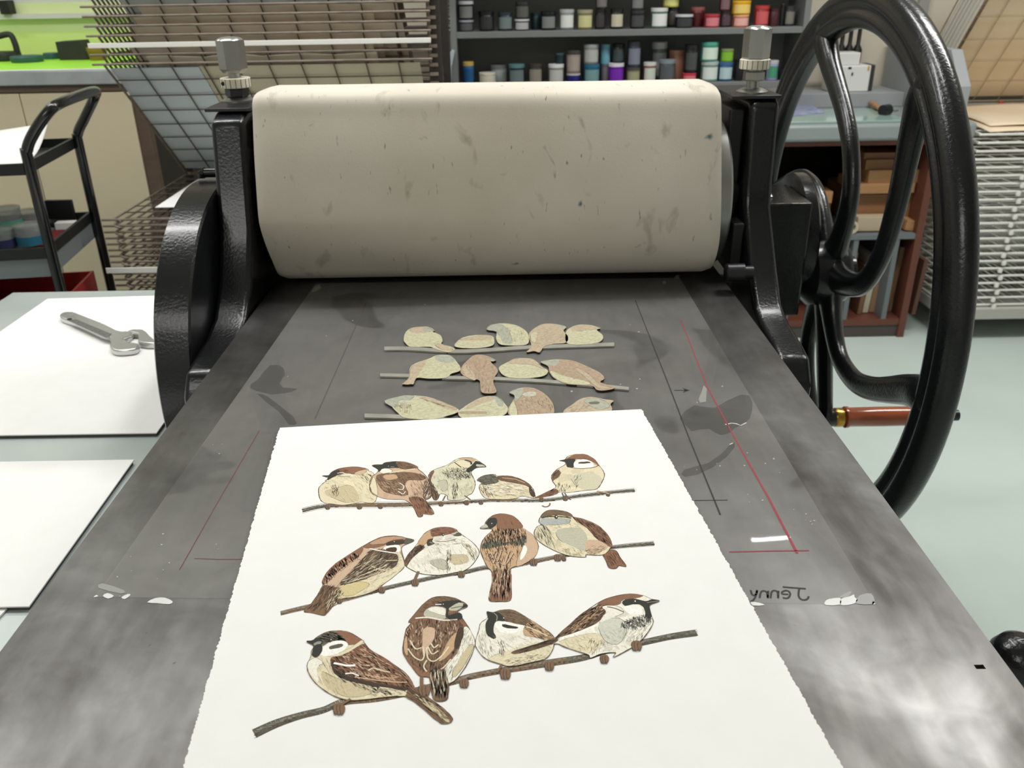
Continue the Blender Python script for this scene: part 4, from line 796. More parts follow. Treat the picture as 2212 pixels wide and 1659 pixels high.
bar(pl3, [(92, 762), (400, 772), (800, 800), (1300, 815), (1900, 850)], 28)
cut(pl1, 'bird_cutout', [(375, 210), (390, 160), (430, 130), (500, 120), (560, 122), (600, 148), (575, 152), (640, 180), (657, 220), (650, 245), (720, 265), (745, 285), (690, 305), (600, 278), (560, 265), (430, 265), (390, 240)], 'a', [([(430, 132), (500, 121), (560, 124), (575, 150), (500, 165), (420, 160)], 'h'), ([(520, 125), (595, 146), (560, 160), (520, 150)], 'c'), ([(590, 240), (650, 245), (735, 285), (660, 290)], 'h')], [([(400, 180), (640, 190), (620, 255), (420, 250)], 0, 'd', 40, (3, 8), (.4, .9))])
cut(pl1, 'bird_cutout', [(750, 265), (770, 220), (830, 190), (930, 178), (1010, 185), (1030, 210), (1018, 255), (900, 275)], 'a', [([(780, 215), (930, 180), (1010, 187), (1000, 215), (850, 220)], 'h')], [([(760, 220), (1010, 200), (990, 260), (800, 265)], 0, 'd', 40, (3, 9), (.4, .9))])
cut(pl1, 'bird_cutout', [(975, 140), (1010, 105), (1100, 95), (1190, 110), (1260, 150), (1282, 200), (1265, 248), (1150, 255), (1070, 245), (1045, 205), (1045, 152)], 'a', [([(975, 140), (1012, 107), (1070, 100), (1150, 150), (1080, 190), (1045, 155)], 'c'), ([(1080, 150), (1150, 170), (1160, 240), (1090, 230)], 'c')], [([(1060, 130), (1250, 160), (1240, 240), (1080, 235)], 75, 'f', 50, (3, 8), (.4, .9))])
cut(pl1, 'bird_cutout', [(1280, 182), (1310, 140), (1370, 105), (1440, 97), (1550, 118), (1532, 148), (1565, 190), (1550, 235), (1450, 245), (1390, 265), (1360, 305), (1320, 296), (1265, 302), (1300, 260)], 'h', [([(1300, 170), (1340, 160), (1330, 230), (1295, 220)], 'a'), ([(1480, 102), (1548, 118), (1520, 130)], 'c')], [([(1300, 150), (1540, 130), (1540, 230), (1330, 280)], -25, 'd', 80, (3, 9), (.5, 1))])
cut(pl1, 'bird_cutout', [(1550, 158), (1585, 125), (1650, 105), (1740, 110), (1800, 130), (1772, 142), (1815, 180), (1812, 215), (1760, 240), (1620, 250), (1552, 232)], 'a', [([(1590, 125), (1650, 107), (1740, 112), (1790, 130), (1700, 145), (1600, 150)], 'h')], [([(1570, 150), (1800, 170), (1760, 230), (1600, 240)], 0, 'd', 46, (3, 9), (.4, .9))])
cut(pl2, 'bird_cutout', [(365, 535), (410, 490), (420, 420), (460, 385), (560, 350), (620, 325), (700, 325), (740, 350), (762, 378), (785, 410), (780, 440), (720, 460), (680, 490), (560, 495), (470, 490), (445, 535), (410, 528)], 'a', [([(370, 533), (412, 490), (425, 420), (470, 388), (540, 360), (500, 440), (460, 500), (440, 532)], 'h'), ([(600, 335), (700, 327), (750, 370), (650, 380)], 'c')], [([(430, 400), (740, 350), (760, 430), (480, 480)], -25, 'd', 60, (3, 9), (.4, .9))])
cut(pl2, 'bird_cutout', [(795, 410), (840, 360), (890, 325), (960, 325), (1045, 362), (1005, 372), (1050, 420), (1055, 450), (1030, 490), (1025, 530), (1045, 595), (945, 597), (930, 540), (920, 505), (840, 490), (790, 455)], 'b', [([(800, 420), (840, 400), (900, 500), (840, 488)], 'h'), ([(990, 350), (1043, 363), (1010, 370)], 'c')], [([(840, 360), (1030, 390), (1030, 500), (860, 480)], 80, 'd', 70, (3, 9), (.5, 1)), ([(935, 510), (1020, 510), (1040, 590), (950, 592)], 88, 'd', 30, (5, 10))])
cut(pl2, 'bird_cutout', [(1065, 415), (1120, 380), (1180, 350), (1270, 348), (1320, 360), (1380, 410), (1420, 440), (1390, 475), (1280, 492), (1160, 490), (1090, 465)], 'a', [([(1130, 378), (1180, 352), (1270, 350), (1320, 365), (1400, 430), (1300, 395), (1180, 390)], 'h')], [([(1090, 410), (1390, 430), (1300, 480), (1150, 480)], 10, 'd', 46, (3, 9), (.4, .9))])
cut(pl2, 'bird_cutout', [(1365, 375), (1430, 360), (1500, 355), (1600, 365), (1700, 405), (1800, 455), (1828, 495), (1800, 522), (1905, 560), (1835, 580), (1775, 577), (1732, 545), (1560, 535), (1470, 495), (1432, 450), (1420, 405)], 'b', [([(1440, 440), (1560, 480), (1720, 520), (1700, 540), (1560, 530), (1470, 490)], 'a'), ([(1370, 376), (1430, 362), (1500, 357), (1480, 400), (1425, 400)], 'c'), ([(1620, 420), (1700, 450), (1800, 540), (1880, 560), (1780, 560)], 'h')], [([(1450, 370), (1700, 410), (1800, 500), (1500, 480)], 25, 'd', 90, (4, 10), (.5, 1))])
cut(pl3, 'bird_cutout', [(236, 655), (300, 642), (360, 620), (450, 617), (560, 630), (700, 680), (770, 715), (760, 742), (690, 765), (620, 785), (500, 790), (380, 778), (330, 740), (292, 700), (282, 668)], 'a', [([(236, 655), (360, 622), (450, 619), (420, 650), (330, 700), (292, 698)], 'c'), ([(470, 620), (560, 632), (700, 682), (765, 715), (700, 720), (560, 660)], 'h'), ([(340, 655), (410, 650), (400, 690), (350, 690)], 'L')], [([(300, 680), (420, 680), (420, 740), (330, 730)], 60, 'f', 70, (3, 7), (.5, 1), 50), ([(480, 630), (740, 710), (600, 680)], 18, 'd', 40, (5, 12))])
cut(pl3, 'bird_cutout', [(770, 738), (800, 710), (860, 670), (930, 635), (1010, 620), (1070, 635), (1110, 680), (1130, 712), (1100, 760), (950, 790), (800, 780)], 'a', [([(860, 672), (930, 637), (1010, 622), (1040, 640), (930, 680), (830, 720)], 'h'), ([(1000, 622), (1068, 636), (1100, 690), (1060, 695), (1040, 650)], 'c'), ([(780, 735), (960, 735), (950, 750), (790, 750)], 'b')], [([(820, 700), (1080, 680), (1060, 760), (840, 770)], -10, 'd', 46, (3, 9), (.4, .9))])
cut(pl3, 'bird_cutout', [(1140, 597), (1180, 575), (1250, 558), (1320, 565), (1390, 600), (1440, 650), (1462, 700), (1450, 760), (1300, 800), (1150, 765), (1132, 712), (1168, 650), (1178, 618)], 'b', [([(1142, 597), (1182, 576), (1240, 562), (1230, 620), (1180, 660), (1176, 615)], 'c'), ([(1240, 600), (1320, 590), (1330, 620), (1250, 625)], 'L'), ([(1140, 700), (1170, 660), (1190, 700), (1200, 760), (1150, 760)], 'a')], [([(1200, 640), (1420, 640), (1440, 740), (1220, 740)], 70, 'd', 90, (4, 10), (.6, 1.2)), ([(1240, 640), (1400, 640), (1400, 740), (1240, 740)], 50, 'h', 30, (4, 9), (.8, 1.4))])
cut(pl3, 'bird_cutout', [(1530, 738), (1600, 680), (1660, 640), (1740, 628), (1830, 645), (1895, 655), (1872, 680), (1882, 725), (1800, 790), (1600, 800)], 'h', [([(1680, 650), (1790, 640), (1870, 690), (1800, 720), (1720, 690)], 'c'), ([(1720, 665), (1780, 662), (1790, 675), (1730, 680)], 'g')], [([(1580, 700), (1700, 660), (1700, 740), (1590, 740)], -30, 'd', 40, (4, 10))])

# ------------------------------------------------------------------ table on the left with boards and wrench
TZ = 0.70
M_zinc = mat('zinc_top', (176, 186, 184), .35, rgb2=(196, 203, 200), vscale=5, metal=.25, rvar=.12)
tb = thing('work_table', 'grey metal-topped table beside the left of the press', 'table', (-.78, .9, 0))
MB().box(-1.04, -.484, .12, 1.722, TZ - .022, TZ).build('table_top', M_zinc, tb, bevel=.002)
for x in (-1.0, -.53):
    for y in (.17, 1.67): MB().box(x - .02, x + .02, y - .02, y + .02, 0, TZ - .022).build('leg', M_darksteel, tb, bevel=.002)
M_board = mat('board_edge', (70, 68, 66), .7)
def sheet_thing(label, pts, th=.004, lift=.0):
    c = sum((Vector(p) for p in pts), Vector()) / len(pts)
    t = thing('paper_sheet', label, 'paper', (c.x, c.y, TZ), 'paper on the side table')
    P = [Vector((p[0], p[1], TZ + .0005)) for p in pts]
    MB().prism(P, (0, 0, th)).build('blotter', M_board, t, smooth=False)
    P = [Vector((p[0], p[1], TZ + .0006 + th)) for p in pts]
    P = [c2 + (c2 - Vector((c.x, c.y, c2.z))).normalized() * .002 for c2 in P]
    mb = MB().prism(P, (0, 0, .0016)); mb.build('sheet', M_paper, t, smooth=False)
z1 = TZ + .006
sheet_thing('large white sheet on a dark blotter on the side table, under the wrench', [onz(103, 646, z1), onz(-60, 760, z1), (-.945, onz(0, 938, z1).y + .0, 0), onz(337, 934, z1), onz(352, 913, z1), (-.502, 1.672, 0)])
sheet_thing('white sheet on a dark blotter on the side table, nearer the camera', [onz(286, 994, z1), (-.498, onz(66, 1308, z1).y, 0), (-.90, onz(66, 1308, z1).y, 0), (-.93, 1.0, 0)])
s3 = onz(18, 1312, TZ + .003)
t = thing('paper_slip', 'small white slip with a grey edge at the near end of the side table', 'paper', (s3.x - .05, s3.y - .06, TZ), 'paper on the side table')
MB().prism([(s3.x, s3.y + .004, TZ + .0008), (s3.x - .11, s3.y + .004, TZ + .0008), (s3.x - .11, s3.y - .12, TZ + .0008), (s3.x - .004, s3.y - .028, TZ + .0008)], (0, 0, .002)).build('sheet', M_paper, t, smooth=False)
MB().prism([(s3.x - .012, s3.y - .002, TZ + .003), (s3.x - .018, s3.y - .002, TZ + .003), (s3.x - .022, s3.y - .03, TZ + .003), (s3.x - .017, s3.y - .03, TZ + .003)], (0, 0, .0005)).build('grey_line', M_ink['grey'], t, smooth=False)

M_wr = mat('satin_chrome', (206, 206, 205), .3, metal=.8, rvar=.08, vscale=60)
wz = TZ + .0065
def w7(x, y, z=None): return onz(x / 4.1475, 600 + y / 4.1475, z if z else wz + .010)
wr = thing('adjustable_wrench', 'chrome adjustable wrench lying on the large white sheet', 'wrench', (onz(230, 720, TZ).x, onz(230, 720, TZ).y, TZ))
body = [(548, 388), (552, 372), (575, 360), (600, 353), (650, 352), (682, 358), (800, 405), (950, 465), (1040, 512), (1075, 524), (1110, 530), (1150, 528), (1205, 545), (1150, 590), (1135, 605), (1165, 628), (1250, 640), (1250, 668), (1220, 690), (1140, 702), (1060, 704), (1015, 690), (996, 660), (1000, 625), (985, 580), (900, 548), (700, 455), (575, 412)]
P = [w7(*q, wz) for q in crom(body, 3)]
MB().prism(P, (0, 0, .0115)).build('wrench_body', M_wr, wr, bevel=.0028, bseg=3)
jaw = [(1150, 528), (1205, 512), (1290, 514), (1320, 535), (1350, 568), (1400, 615), (1420, 640), (1330, 640), (1250, 630), (1250, 600), (1244, 552), (1205, 545)]
MB().prism([w7(*q, wz) for q in jaw], (0, 0, .012)).build('movable_jaw', M_wr, wr, bevel=.0025)
pn = [(610, 385), (680, 372), (1000, 505), (960, 545)]
MB().prism([w7(*q, wz + .0115) for q in pn], (0, 0, .0006)).build('handle_panel', mat('cast_panel', (150, 150, 150), .42, metal=1., bump=.4, bscale=500, var=.25, vscale=220), wr, bevel=.0004)
a, b_ = w7(1100, 558, wz + .0105), w7(1175, 532, wz + .0105)
mb = MB(); mb.tube([a.lerp(b_, k / 14) for k in range(15)], [.0042 if k % 2 else .0034 for k in range(15)], 12); mb.build('knurled_screw', M_chrome, wr, smooth=False)
hh = w7(622, 372, wz + .0116); mb = MB().lathe([(.0, 0), (.0045, 0), (.0045, .0006), (0, .0006)], hh, 'z', 18); mb.build('hang_hole', M_blackflat, wr)

# ------------------------------------------------------------------ cabinet, worktop and wall boards on the left
LX, LY, LZ_ = -1.285, 3.10, 1.022
M_cream = mat('cream_laminate', (206, 193, 164), .5, var=.02, vscale=4)
M_brown = mat('dark_brown_wood', (84, 66, 55), .55, rgb2=(96, 78, 66), vscale=6, stretch=(1, 1, 8))
M_gtop = mat('grey_laminate', (150, 154, 157), .45, rgb2=(168, 172, 174), vscale=14)
cb = thing('storage_cabinet', 'cream storage cabinet with brown edging under the lime boards', 'cabinet', (-2.1, 3.4, 0))
MB().box(-2.98, LX, LY + .02, 3.70, .06, .952).build('carcass', M_cream, cb)
MB().box(-2.98, LX + .002, LY + .0, 3.70, .952, LZ_ - .048).build('top_rail', M_brown, cb, bevel=.002)
MB().box(LX + .0005, LX + .042, LY + .005, LY + .045, 0, LZ_ - .05).build('corner_post', M_brown, cb, bevel=.002)
MB().box(LX + .0005, LX + .03, LY + .046, 3.70, 0, LZ_ - .05).build('shaded_end', mat('shade_black', (26, 23, 22), .6), cb)  # cabinet side lying in shadow; the shade is put into its black colour
xd = [-2.98, -2.32, -1.664, LX]
for i in range(3): MB().box(xd[i] + .002, xd[i + 1] - .002, LY, LY + .019, .07, .948).build('door', M_cream, cb, bevel=.0015)
wt = thing('worktop', 'grey worktop on the cream cabinet with a pale cloth edge', 'worktop', (-2.1, 3.4, LZ_ - .046))
MB().box(-2.98, LX + .045, LY - .012, 3.705, LZ_ - .047, LZ_).build('top', M_gtop, wt, bevel=.004)
M_lime = mat('lime_mat', (178, 252, 70), .45, var=.04, vscale=6)
M_lime2 = mat('lime_board', (212, 228, 136), .5, rgb2=(220, 236, 156), vscale=2.5, stretch=(1, 1, 6))
M_lime3 = mat('pale_lime_board', (214, 226, 164), .5, rgb2=(224, 234, 184), vscale=2.5, stretch=(1, 1, 6))
cm = thing('cutting_mat', 'bright lime green mat covering the left worktop', 'mat', (-2.0, 3.4, LZ_))
pc = MB(); n = 40
for i in range(n):
    x0, x1 = -2.95 + 1.66 * i / n, -2.95 + 1.66 * (i + 1) / n
    y0, y1 = LY + .012 + .008 * math.sin(i * .35), LY + .012 + .008 * math.sin((i + 1) * .35)
    pc.prism([(x0, y0 - .016, LZ_ + .0005), (x1, y1 - .016, LZ_ + .0005), (x1, y1 + .1, LZ_ + .0005), (x0, y0 + .1, LZ_ + .0005)], (0, 0, .001))
pcth = thing('paper_liner', 'strip of white paper along the front of the left worktop', 'paper', (-2.1, 3.1, LZ_)); pc.build('liner', M_paper, pcth, smooth=False)
MB().box(-2.94, LX - .01, LY + .032, 3.66, LZ_ + .002, LZ_ + .0045).build('mat', M_lime, cm)
for i, (za, zb, m) in enumerate(((LZ_ + .001, 1.118, M_lime2), (1.118, 1.166, M_lime3), (1.184, 1.222, M_lime3), (1.222, 1.8, M_wallw))):
    struct(MB().box(-2.98, -1.0, 3.69, 3.715, za, zb), 'trim_%d' % (i + 1), m)
struct(MB().box(-2.98, -1.0, 3.66, 3.715, 1.166, 1.184), 'trim_5', M_wallw)
M_iron = mat('dark_cast_iron', (42, 42, 38), .6, var=.2, vscale=30)
def LB(px, py, y): p = ony(px, py, y); return p
y = 3.5; p = LB(-6, 126, y)
ir = thing('flat_iron', 'dark cast iron flat iron with an arched handle on the lime mat', 'iron', (p.x, y, LZ_ + .0045))
zz = LZ_ + .0045
xr = LB(44, 126, y).x; xh = LB(26, 70, y).x; zt = LB(20, 72, y).z
mb = MB(); prof = [(xr - .17, y - .05), (xr - .03, y - .055), (xr, y - .02), (xr, y + .02), (xr - .03, y + .055), (xr - .17, y + .05)]
mb.prism([(a, b_, zz) for a, b_ in prof], (0, 0, .032)); mb.build('sole', M_iron, ir, bevel=.008)
mb = MB(); mb.tube(crom([(xh + .002, y, zz + .03), (xh, y, zt - .03), (xh - .012, y, zt - .004), (xh - .06, y, zt - .01), (xh - .1, y, zt - .012), (xh - .112, y, zt - .04), (xh - .113, y, zz + .03)], 5, closed=False), .011, 12); mb.build('handle', M_iron, ir)
M_teal = mat('teal_puck', (52, 92, 92), .5, var=.1, vscale=30)
for nm, pa, pb, yy, lb in (('ink_puck', 26, 92, 3.42, 'flat teal ink puck beside the flat iron'), ('ink_puck', 97, 134, 3.55, 'smaller teal ink puck half behind the dark block')):
    xa, xb2 = LB(pa, 130, yy).x, LB(pb, 130, yy).x; r = (xb2 - xa) / 2
    t = thing(nm, lb, 'puck', ((xa + xb2) / 2, yy, zz), 'teal pucks')
    MB().lathe([(r * .93, zz), (r, zz + .006), (r, zz + .018), (r * .95, zz + .022), (0, zz + .022)], ((xa + xb2) / 2, yy, 0), 'z', 30).build('disc', M_teal, t)
yy = 3.47; x0, x1, x2 = LB(124, 110, yy).x, LB(166, 110, yy).x, LB(187, 110, yy).x; zt = LB(130, 88, yy).z
t = thing('weight_block', 'dark square weight block with a sloping side on the lime mat', 'block', ((x0 + x1) / 2, yy, zz))
MB().prism([(x0, yy, zz), (x2 + .0, yy, zz), (x1 + .02, yy, zt), (x0 - .002, yy, zt - .004)], (0, .075, 0)).build('block', M_iron, t, bevel=.002)
yy = 3.45; xa, xb2 = LB(191, 120, yy).x, LB(232, 120, yy).x; r = (xb2 - xa) / 2
t = thing('ochre_tub', 'small ochre tub on the lime mat by the drying rack', 'tub', ((xa + xb2) / 2, yy, zz))
MB().lathe([(r * .8, zz), (r * .95, zz + .03), (r, zz + .032), (r, zz + .045), (0, zz + .045)], ((xa + xb2) / 2, yy, 0), 'z', 24).build('tub', mat('ochre_plastic', (142, 112, 38), .5), t)
yy = 3.68; pa, pb = LB(6, 2, yy), LB(27, 2, yy)
t = thing('ledge_box', 'small black box on the white ledge above the lime boards', 'box', ((pa.x + pb.x) / 2, 3.675, 1.2225))
MB().box(pa.x, pb.x, 3.64, 3.689, 1.184, 1.184 + .05).build('box', M_blackflat, t, bevel=.002)

# ------------------------------------------------------------------ trolley
NP, FP = (-1.09, 2.0), (-1.136, 2.35)           # near and far pole feet
tr = thing('utility_trolley', 'black tubular three-tier trolley behind the side table', 'trolley', (-1.35, 2.15, 0))
du = Vector((FP[0] - NP[0], FP[1] - NP[1], 0)); dv = Vector((du.y, -du.x, 0)).normalized()   # dv: outwards (+x)
def TR(u, v, z): return Vector((NP[0], NP[1], 0)) + du * u + dv * v + Vector((0, 0, z))
M_tub = mat('black_tube', (14, 14, 15), .2, coat=.4)
path = crom([TR(0, 0, .04), TR(0, 0, .5), TR(0, 0, .9), TR(0, .004, .945), TR(0, .03, .985), TR(0.02, .066, 1.025), TR(.10, .082, 1.038), TR(.45, .086, 1.040), TR(.86, .084, 1.036), TR(.98, .068, 1.018), TR(1, .03, .965), TR(1, .004, .925), TR(1, 0, .88), TR(1, 0, .5), TR(1, 0, .04)], 6, closed=False)
MB().tube(path, .0125, 14).build('handle_tube', M_tub, tr)
for u in (0, 1): MB().tube([TR(u, -.62, .04), TR(u, -.62, .95)], .0125, 12).build('pole', M_tub, tr)
M_trayg = mat('grey_tray', (118, 124, 126), .45); M_trayd = mat('dark_tray', (44, 44, 45), .4)
def tray(z, rim, lip, mm, nm):
    # floor, dark rim and a hanging lip all round
    fl = MB()
    q = [TR(0.0, -.012, z), TR(1.0, -.012, z), TR(1.0, -.61, z), TR(0.0, -.61, z)]
    fl.prism([p - Vector((0, 0, .004)) for p in q], (0, 0, .004)); o = fl.build('tray', mm, tr, smooth=False)
    mb = MB(); lp = MB()
    for i in range(4):
        a, b2 = q[i], q[(i + 1) % 4]; d = (b2 - a); c = (a + b2) / 2; nrm = Vector((d.y, -d.x, 0)).normalized() * .004
        mb.obox(c + Vector((0, 0, rim / 2 - .002)), d / 2, nrm, (0, 0, rim / 2 + .002))
        if lip: lp.obox(c - Vector((0, 0, lip / 2 + .004)) - nrm * .2, d / 2, nrm * .5, (0, 0, lip / 2))
    mb.build('tray_rim', M_blackflat, o, smooth=False)
    if lip: lp.build('tray_lip', mm, o, smooth=False)
tray(.893, .022, 0, M_trayd, 0); tray(.695, .022, .045, M_trayg, 0); tray(.40, .022, .03, M_trayg, 0)
for u in (0, 1): MB().tube([TR(u, -.04, .04), TR(u, -.58, .04)], .01, 8).build('foot_rail', M_tub, tr)
for u in (0, 1):
    for v in (0, -.62): MB().lathe([(.0, -.01), (.02, -.01), (.02, .01), (0, .01)], TR(u, v, .021), 'x', 18).build('caster', M_blackflat, tr)
# curled paper on the top tier
t = thing('curled_paper', 'curled white sheet lying on the top tier of the trolley', 'paper', TR(.5, -.2, .9))
mb = MB(); NU, NV = 12, 14
for i in range(NU + 1):
    for j in range(NV + 1):
        u = .08 + .8 * i / NU; v = -.05 - .45 * j / NV
        zc = .897 + .060 * max(0, (u - .45) / .43) ** 1.6 * max(0, 1 - j / NV * 1.0) + .008 * (j / NV) * (1 - .5 * math.cos(u * 9)) + .003
        mb.v.append(TR(u, v, zc))
for i in range(NU):
    for j in range(NV): a = i * (NV + 1) + j; mb.face([a, a + 1, a + NV + 2, a + NV + 1])
o = mb.build('sheet', M_paper, t, angle=80); md = o.modifiers.new('solid', 'SOLIDIFY'); md.thickness = .001
# things on the middle tier
M_clear = mat('clear_plastic', (175, 178, 176), .08, alpha=.35, spec=.8)
def tub(nm, lb, px, py, dep, w, h, rgb, rot, z=.697, clear=True):
    p = ony(px, py, dep); t = thing(nm, lb, 'tub', (p.x, dep, z), 'plastic tubs on the trolley')
    r = w / 2
    MB().lathe([(r * .9, z + .001), (r, z + h * .12), (r, z + h), (r * .98, z + h), (r * .97, z + h * .15), (0, z + h * .1)], (p.x, dep, 0), 'z', 28).build('cup', M_clear, t)
    MB().lathe([(r * 1.02, z + h * .08), (r * 1.02, z + h * .52), (r * 1.005, z + h * .52), (r * 1.005, z + h * .08)], (p.x, dep, 0), 'z', 28, closed=True).build('label_band', mat('band_%d_%d' % (rgb[0], rgb[2]), rgb, .5), t)
    MB().lathe([(r * .5, z + h * .95), (r * 1.04, z + h * .95), (r * 1.04, z + h * 1.05), (r * .4, z + h * 1.1), (0, z + h * 1.1)], (p.x, dep, 0), 'z', 28).build('lid', M_clear, t)
tub('plastic_tub', 'clear tub with a pale green band on the trolley', 18, 490, 2.2, .075, .055, (96, 166, 140), 0, z=.71)
tub('plastic_tub', 'clear tub with a blue band on the trolley', 68, 520, 2.1, .065, .05, (40, 108, 134), 0)
tub('plastic_tub', 'clear tub with a navy band at the left end of the trolley', 8, 520, 2.08, .06, .045, (44, 44, 84), 0)
tub('plastic_tub', 'clear tub with a grey band behind the blue-banded tub', 62, 480, 2.24, .07, .05, (110, 110, 108), 0)
c0 = ony(140, 440, 2.33)
t = thing('black_case', 'black open case at the far end of the trolley middle tier', 'case', (c0.x, 2.31, .697))
MB().obox((c0.x - .01, 2.32, .728), (.036, 0, 0), (0, .006, 0), (0, 0, .03)).build('lid', M_blackflat, t, bevel=.002); MB().obox((c0.x - .014, 2.29, .703), (.036, 0, 0), (0, .022, 0), (0, 0, .006)).build('base', M_blackflat, t, bevel=.002)
c1 = ony(148, 474, 2.24)
t = thing('grey_carton', 'small white carton on a red cloth on the trolley', 'carton', (c1.x, 2.24, .697)); MB().obox((c1.x - .012, 2.245, .708), (.024, .003, 0), (-.002, .014, 0), (0, 0, .009)).build('carton', M_white, t, bevel=.001)
c1 = ony(125, 490, 2.15)
t = thing('red_cloth', 'dull red folded cloth on the trolley middle tier', 'cloth', (c1.x, 2.15, .697)); MB().obox((c1.x - .016, 2.15, .6995), (.03, 0, 0), (-.01, .07, 0), (0, 0, .002)).build('cloth', mat('red_cloth', (120, 30, 36), .9), t, bevel=.001)
# bottom tier
t = thing('red_crate', 'red plastic crate on the bottom tier of the trolley', 'crate', TR(.6, -.12, .405))
mb = MB(); M_red = mat('red_plastic', (158, 36, 32), .4)
for a, b2, c_, d in ((.34, .95, -.03, -.036), (.34, .95, -.3, -.306), (.34, .356, -.03, -.306), (.934, .95, -.03, -.306)):
    q = [TR(a, c_, .405), TR(b2, c_, .405), TR(b2, d, .405), TR(a, d, .405)]; mb.prism(q, (0, 0, .15))
q = [TR(.34, -.03, .405), TR(.95, -.03, .405), TR(.95, -.306, .405), TR(.34, -.306, .405)]; mb.prism(q, (0, 0, .006)); mb.build('crate', M_red, t, smooth=False)
t = thing('storage_bin', 'black storage bin on the bottom tier of the trolley beside the red crate', 'bin', TR(.6, -.45, .405))
mb = MB(); q = [TR(.32, -.315, .405), TR(.95, -.315, .405), TR(.95, -.6, .405), TR(.32, -.6, .405)]; mb.prism(q, (0, 0, .19)); mb.build('bin', M_blackflat, t, smooth=False)
q = [TR(.31, -.31, .596), TR(.96, -.31, .596), TR(.96, -.605, .596), TR(.31, -.605, .596)]; MB().prism(q, (0, 0, .012)).build('lid', M_blackflat, t, smooth=False)
t = thing('wire_basket', 'black wire basket on the trolley bottom tier, nearest the table', 'basket', TR(.1, -.3, .405))
mb = MB()
for zz_ in (.415, .47, .545): mb.tube([TR(-.02, -.02, zz_), TR(.28, -.02, zz_), TR(.28, -.5, zz_), TR(-.02, -.5, zz_)], .003, 6, closed=True)
for i in range(13):
    v = -.02 - .04 * i; mb.tube([TR(-.02, v, .412), TR(-.02, v, .545)], .0022, 6); mb.tube([TR(.28, v, .412), TR(.28, v, .545)], .0022, 6)
mb.build('wires', M_tub, t)
for i, (u, v, r, h, c_) in enumerate(((.12, -.1, .025, .11, (70, 60, 40)), (.12, -.2, .03, .08, (90, 70, 30)), (.1, -.3, .025, .12, (50, 50, 54)))):
    t = thing('dark_bottle', ['dark brown bottle in the wire basket, rightmost', 'ochre jar in the wire basket, middle', 'charcoal bottle in the wire basket, leftmost'][i], 'bottle', TR(u, v, .41), 'bottles in the wire basket')
    p = TR(u, v, 0); MB().lathe([(r, .412), (r, .412 + h * .7), (r * .4, .412 + h * .85), (r * .4, .412 + h), (0, .412 + h)], (p.x, p.y, 0), 'z', 18).build('bottle', mat('bottle_%d' % i, c_, .3), t)

# ------------------------------------------------------------------ wire drying racks
def wire_tray(nm, m, x0, x1, L, rods, parent, nx=12, ny=9, ext=.03, th=.0032, flat_front=None, rail=None):
    """tray in local space: hinge on the origin line, front edge at y = -L, protruding front rod"""
    mb = MB()
    mb.tube([(x0 - ext, -L, 0), (x1 + .005, -L, 0)], th, 6)
    for x in (x0, x1): mb.tube([(x, -L, 0), (x, 0, 0)], th, 6)
    mb.tube([(x0, 0, 0), (x1, 0, 0)], th, 6)
    o = mb.build(nm, m); o.parent = parent; mb = MB()
    for i in range(1, nx): x = x0 + (x1 - x0) * i / nx; mb.tube([(x, -L, 0), (x, 0, 0)], th * .6, 5)
    for j in range(1, ny): y = -L * j / ny; mb.tube([(x0, y, .0015), (x1, y, .0015)], th * .5, 5)
    g = mb.build('wire_grid', rail or m); g.parent = o; tag(g, kind='stuff')
    return o
def tray_copy(o, parent): return copy_tree(o, parent)

M_rust = mat('bronzed_wire', (134, 121, 108), .55, metal=.1, rgb2=(108, 96, 84), vscale=30)
M_brownpost = mat('rack_post', (40, 34, 31), .5)
M_cardw = mat('white_strip', (232, 230, 224), .6)
hx0, hx1, hy, hz = -1.035, -.19, 2.815, .722
LL = .58
rk = thing('drying_rack', 'brown wire drying rack with lifted trays behind the press on the left', 'drying rack', (-.61, 2.6, 0))
ang = math.radians(39.5)
proto = None
def place(o, loc, rx, parent):
    o.location = Vector(loc) - wloc(parent); o.rotation_euler = (rx, 0, 0)
proto = wire_tray('tray', M_rust, hx0, hx1, LL, 0, rk, nx=10, ny=8, rail=mat('dark_wire', (74, 60, 50), .55))
place(proto, (0, hy, hz), 0, rk)
SP = .0228
trays = [proto]
for i in range(1, 22):
    o = tray_copy(proto, rk); place(o, (0, hy, hz - SP * .72 * i), 0, rk)
for i in range(14):
    o = tray_copy(proto, rk); place(o, (0, hy + .004, hz + .004 + SP * i), -ang, rk)
MB().box(hx0 - .012, hx0 + .018, hy + .012, hy + .04, 0, 1.6).build('post', M_brownpost, rk, bevel=.002)
MB().box(hx1 - .006, hx1 + .024, hy + .012, hy + .04, 0, 1.6).build('post', M_brownpost, rk, bevel=.002)
MB().box(hx0 - .012, hx1 + .024, hy + .012, hy + .04, 1.56, 1.6).build('top_bar', M_brownpost, rk, bevel=.002)
for x in (hx0 - .012, hx1 - .006): MB().box(x, x + .03, hy - .6, hy + .04, .05, .08).build('foot', M_brownpost, rk, bevel=.002)
# notched front post on the right side of the lifted trays
fy = hy - LL * math.cos(ang); 
xr_ = ony(934, 90, fy + .02).x
mb = MB().box(xr_ - .012, xr_ + .022, fy + .02, fy + .045, .05, 1.55)
mb.build('notched_post', M_brownpost, rk, bevel=.001)
for i in range(18): MB().box(xr_ - .01, xr_ + .012, fy + .012, fy + .0205, 1.03 + SP * i, 1.03 + SP * i + .008).build('notch_clip', M_rust, rk, smooth=False)
# spring links on the left front corner
for sx in (hx0, hx1):
    pth = []
    for i in range(16 * 8):
        a = i / 8 * 2 * math.pi; pth.append((sx + .012 + .008 * math.cos(a), hy - LL - .006 + .008 * math.sin(a), hz - i / 8 * SP * .9))
    MB().tube(pth, .0032, 6).build('spring', M_rust, rk)
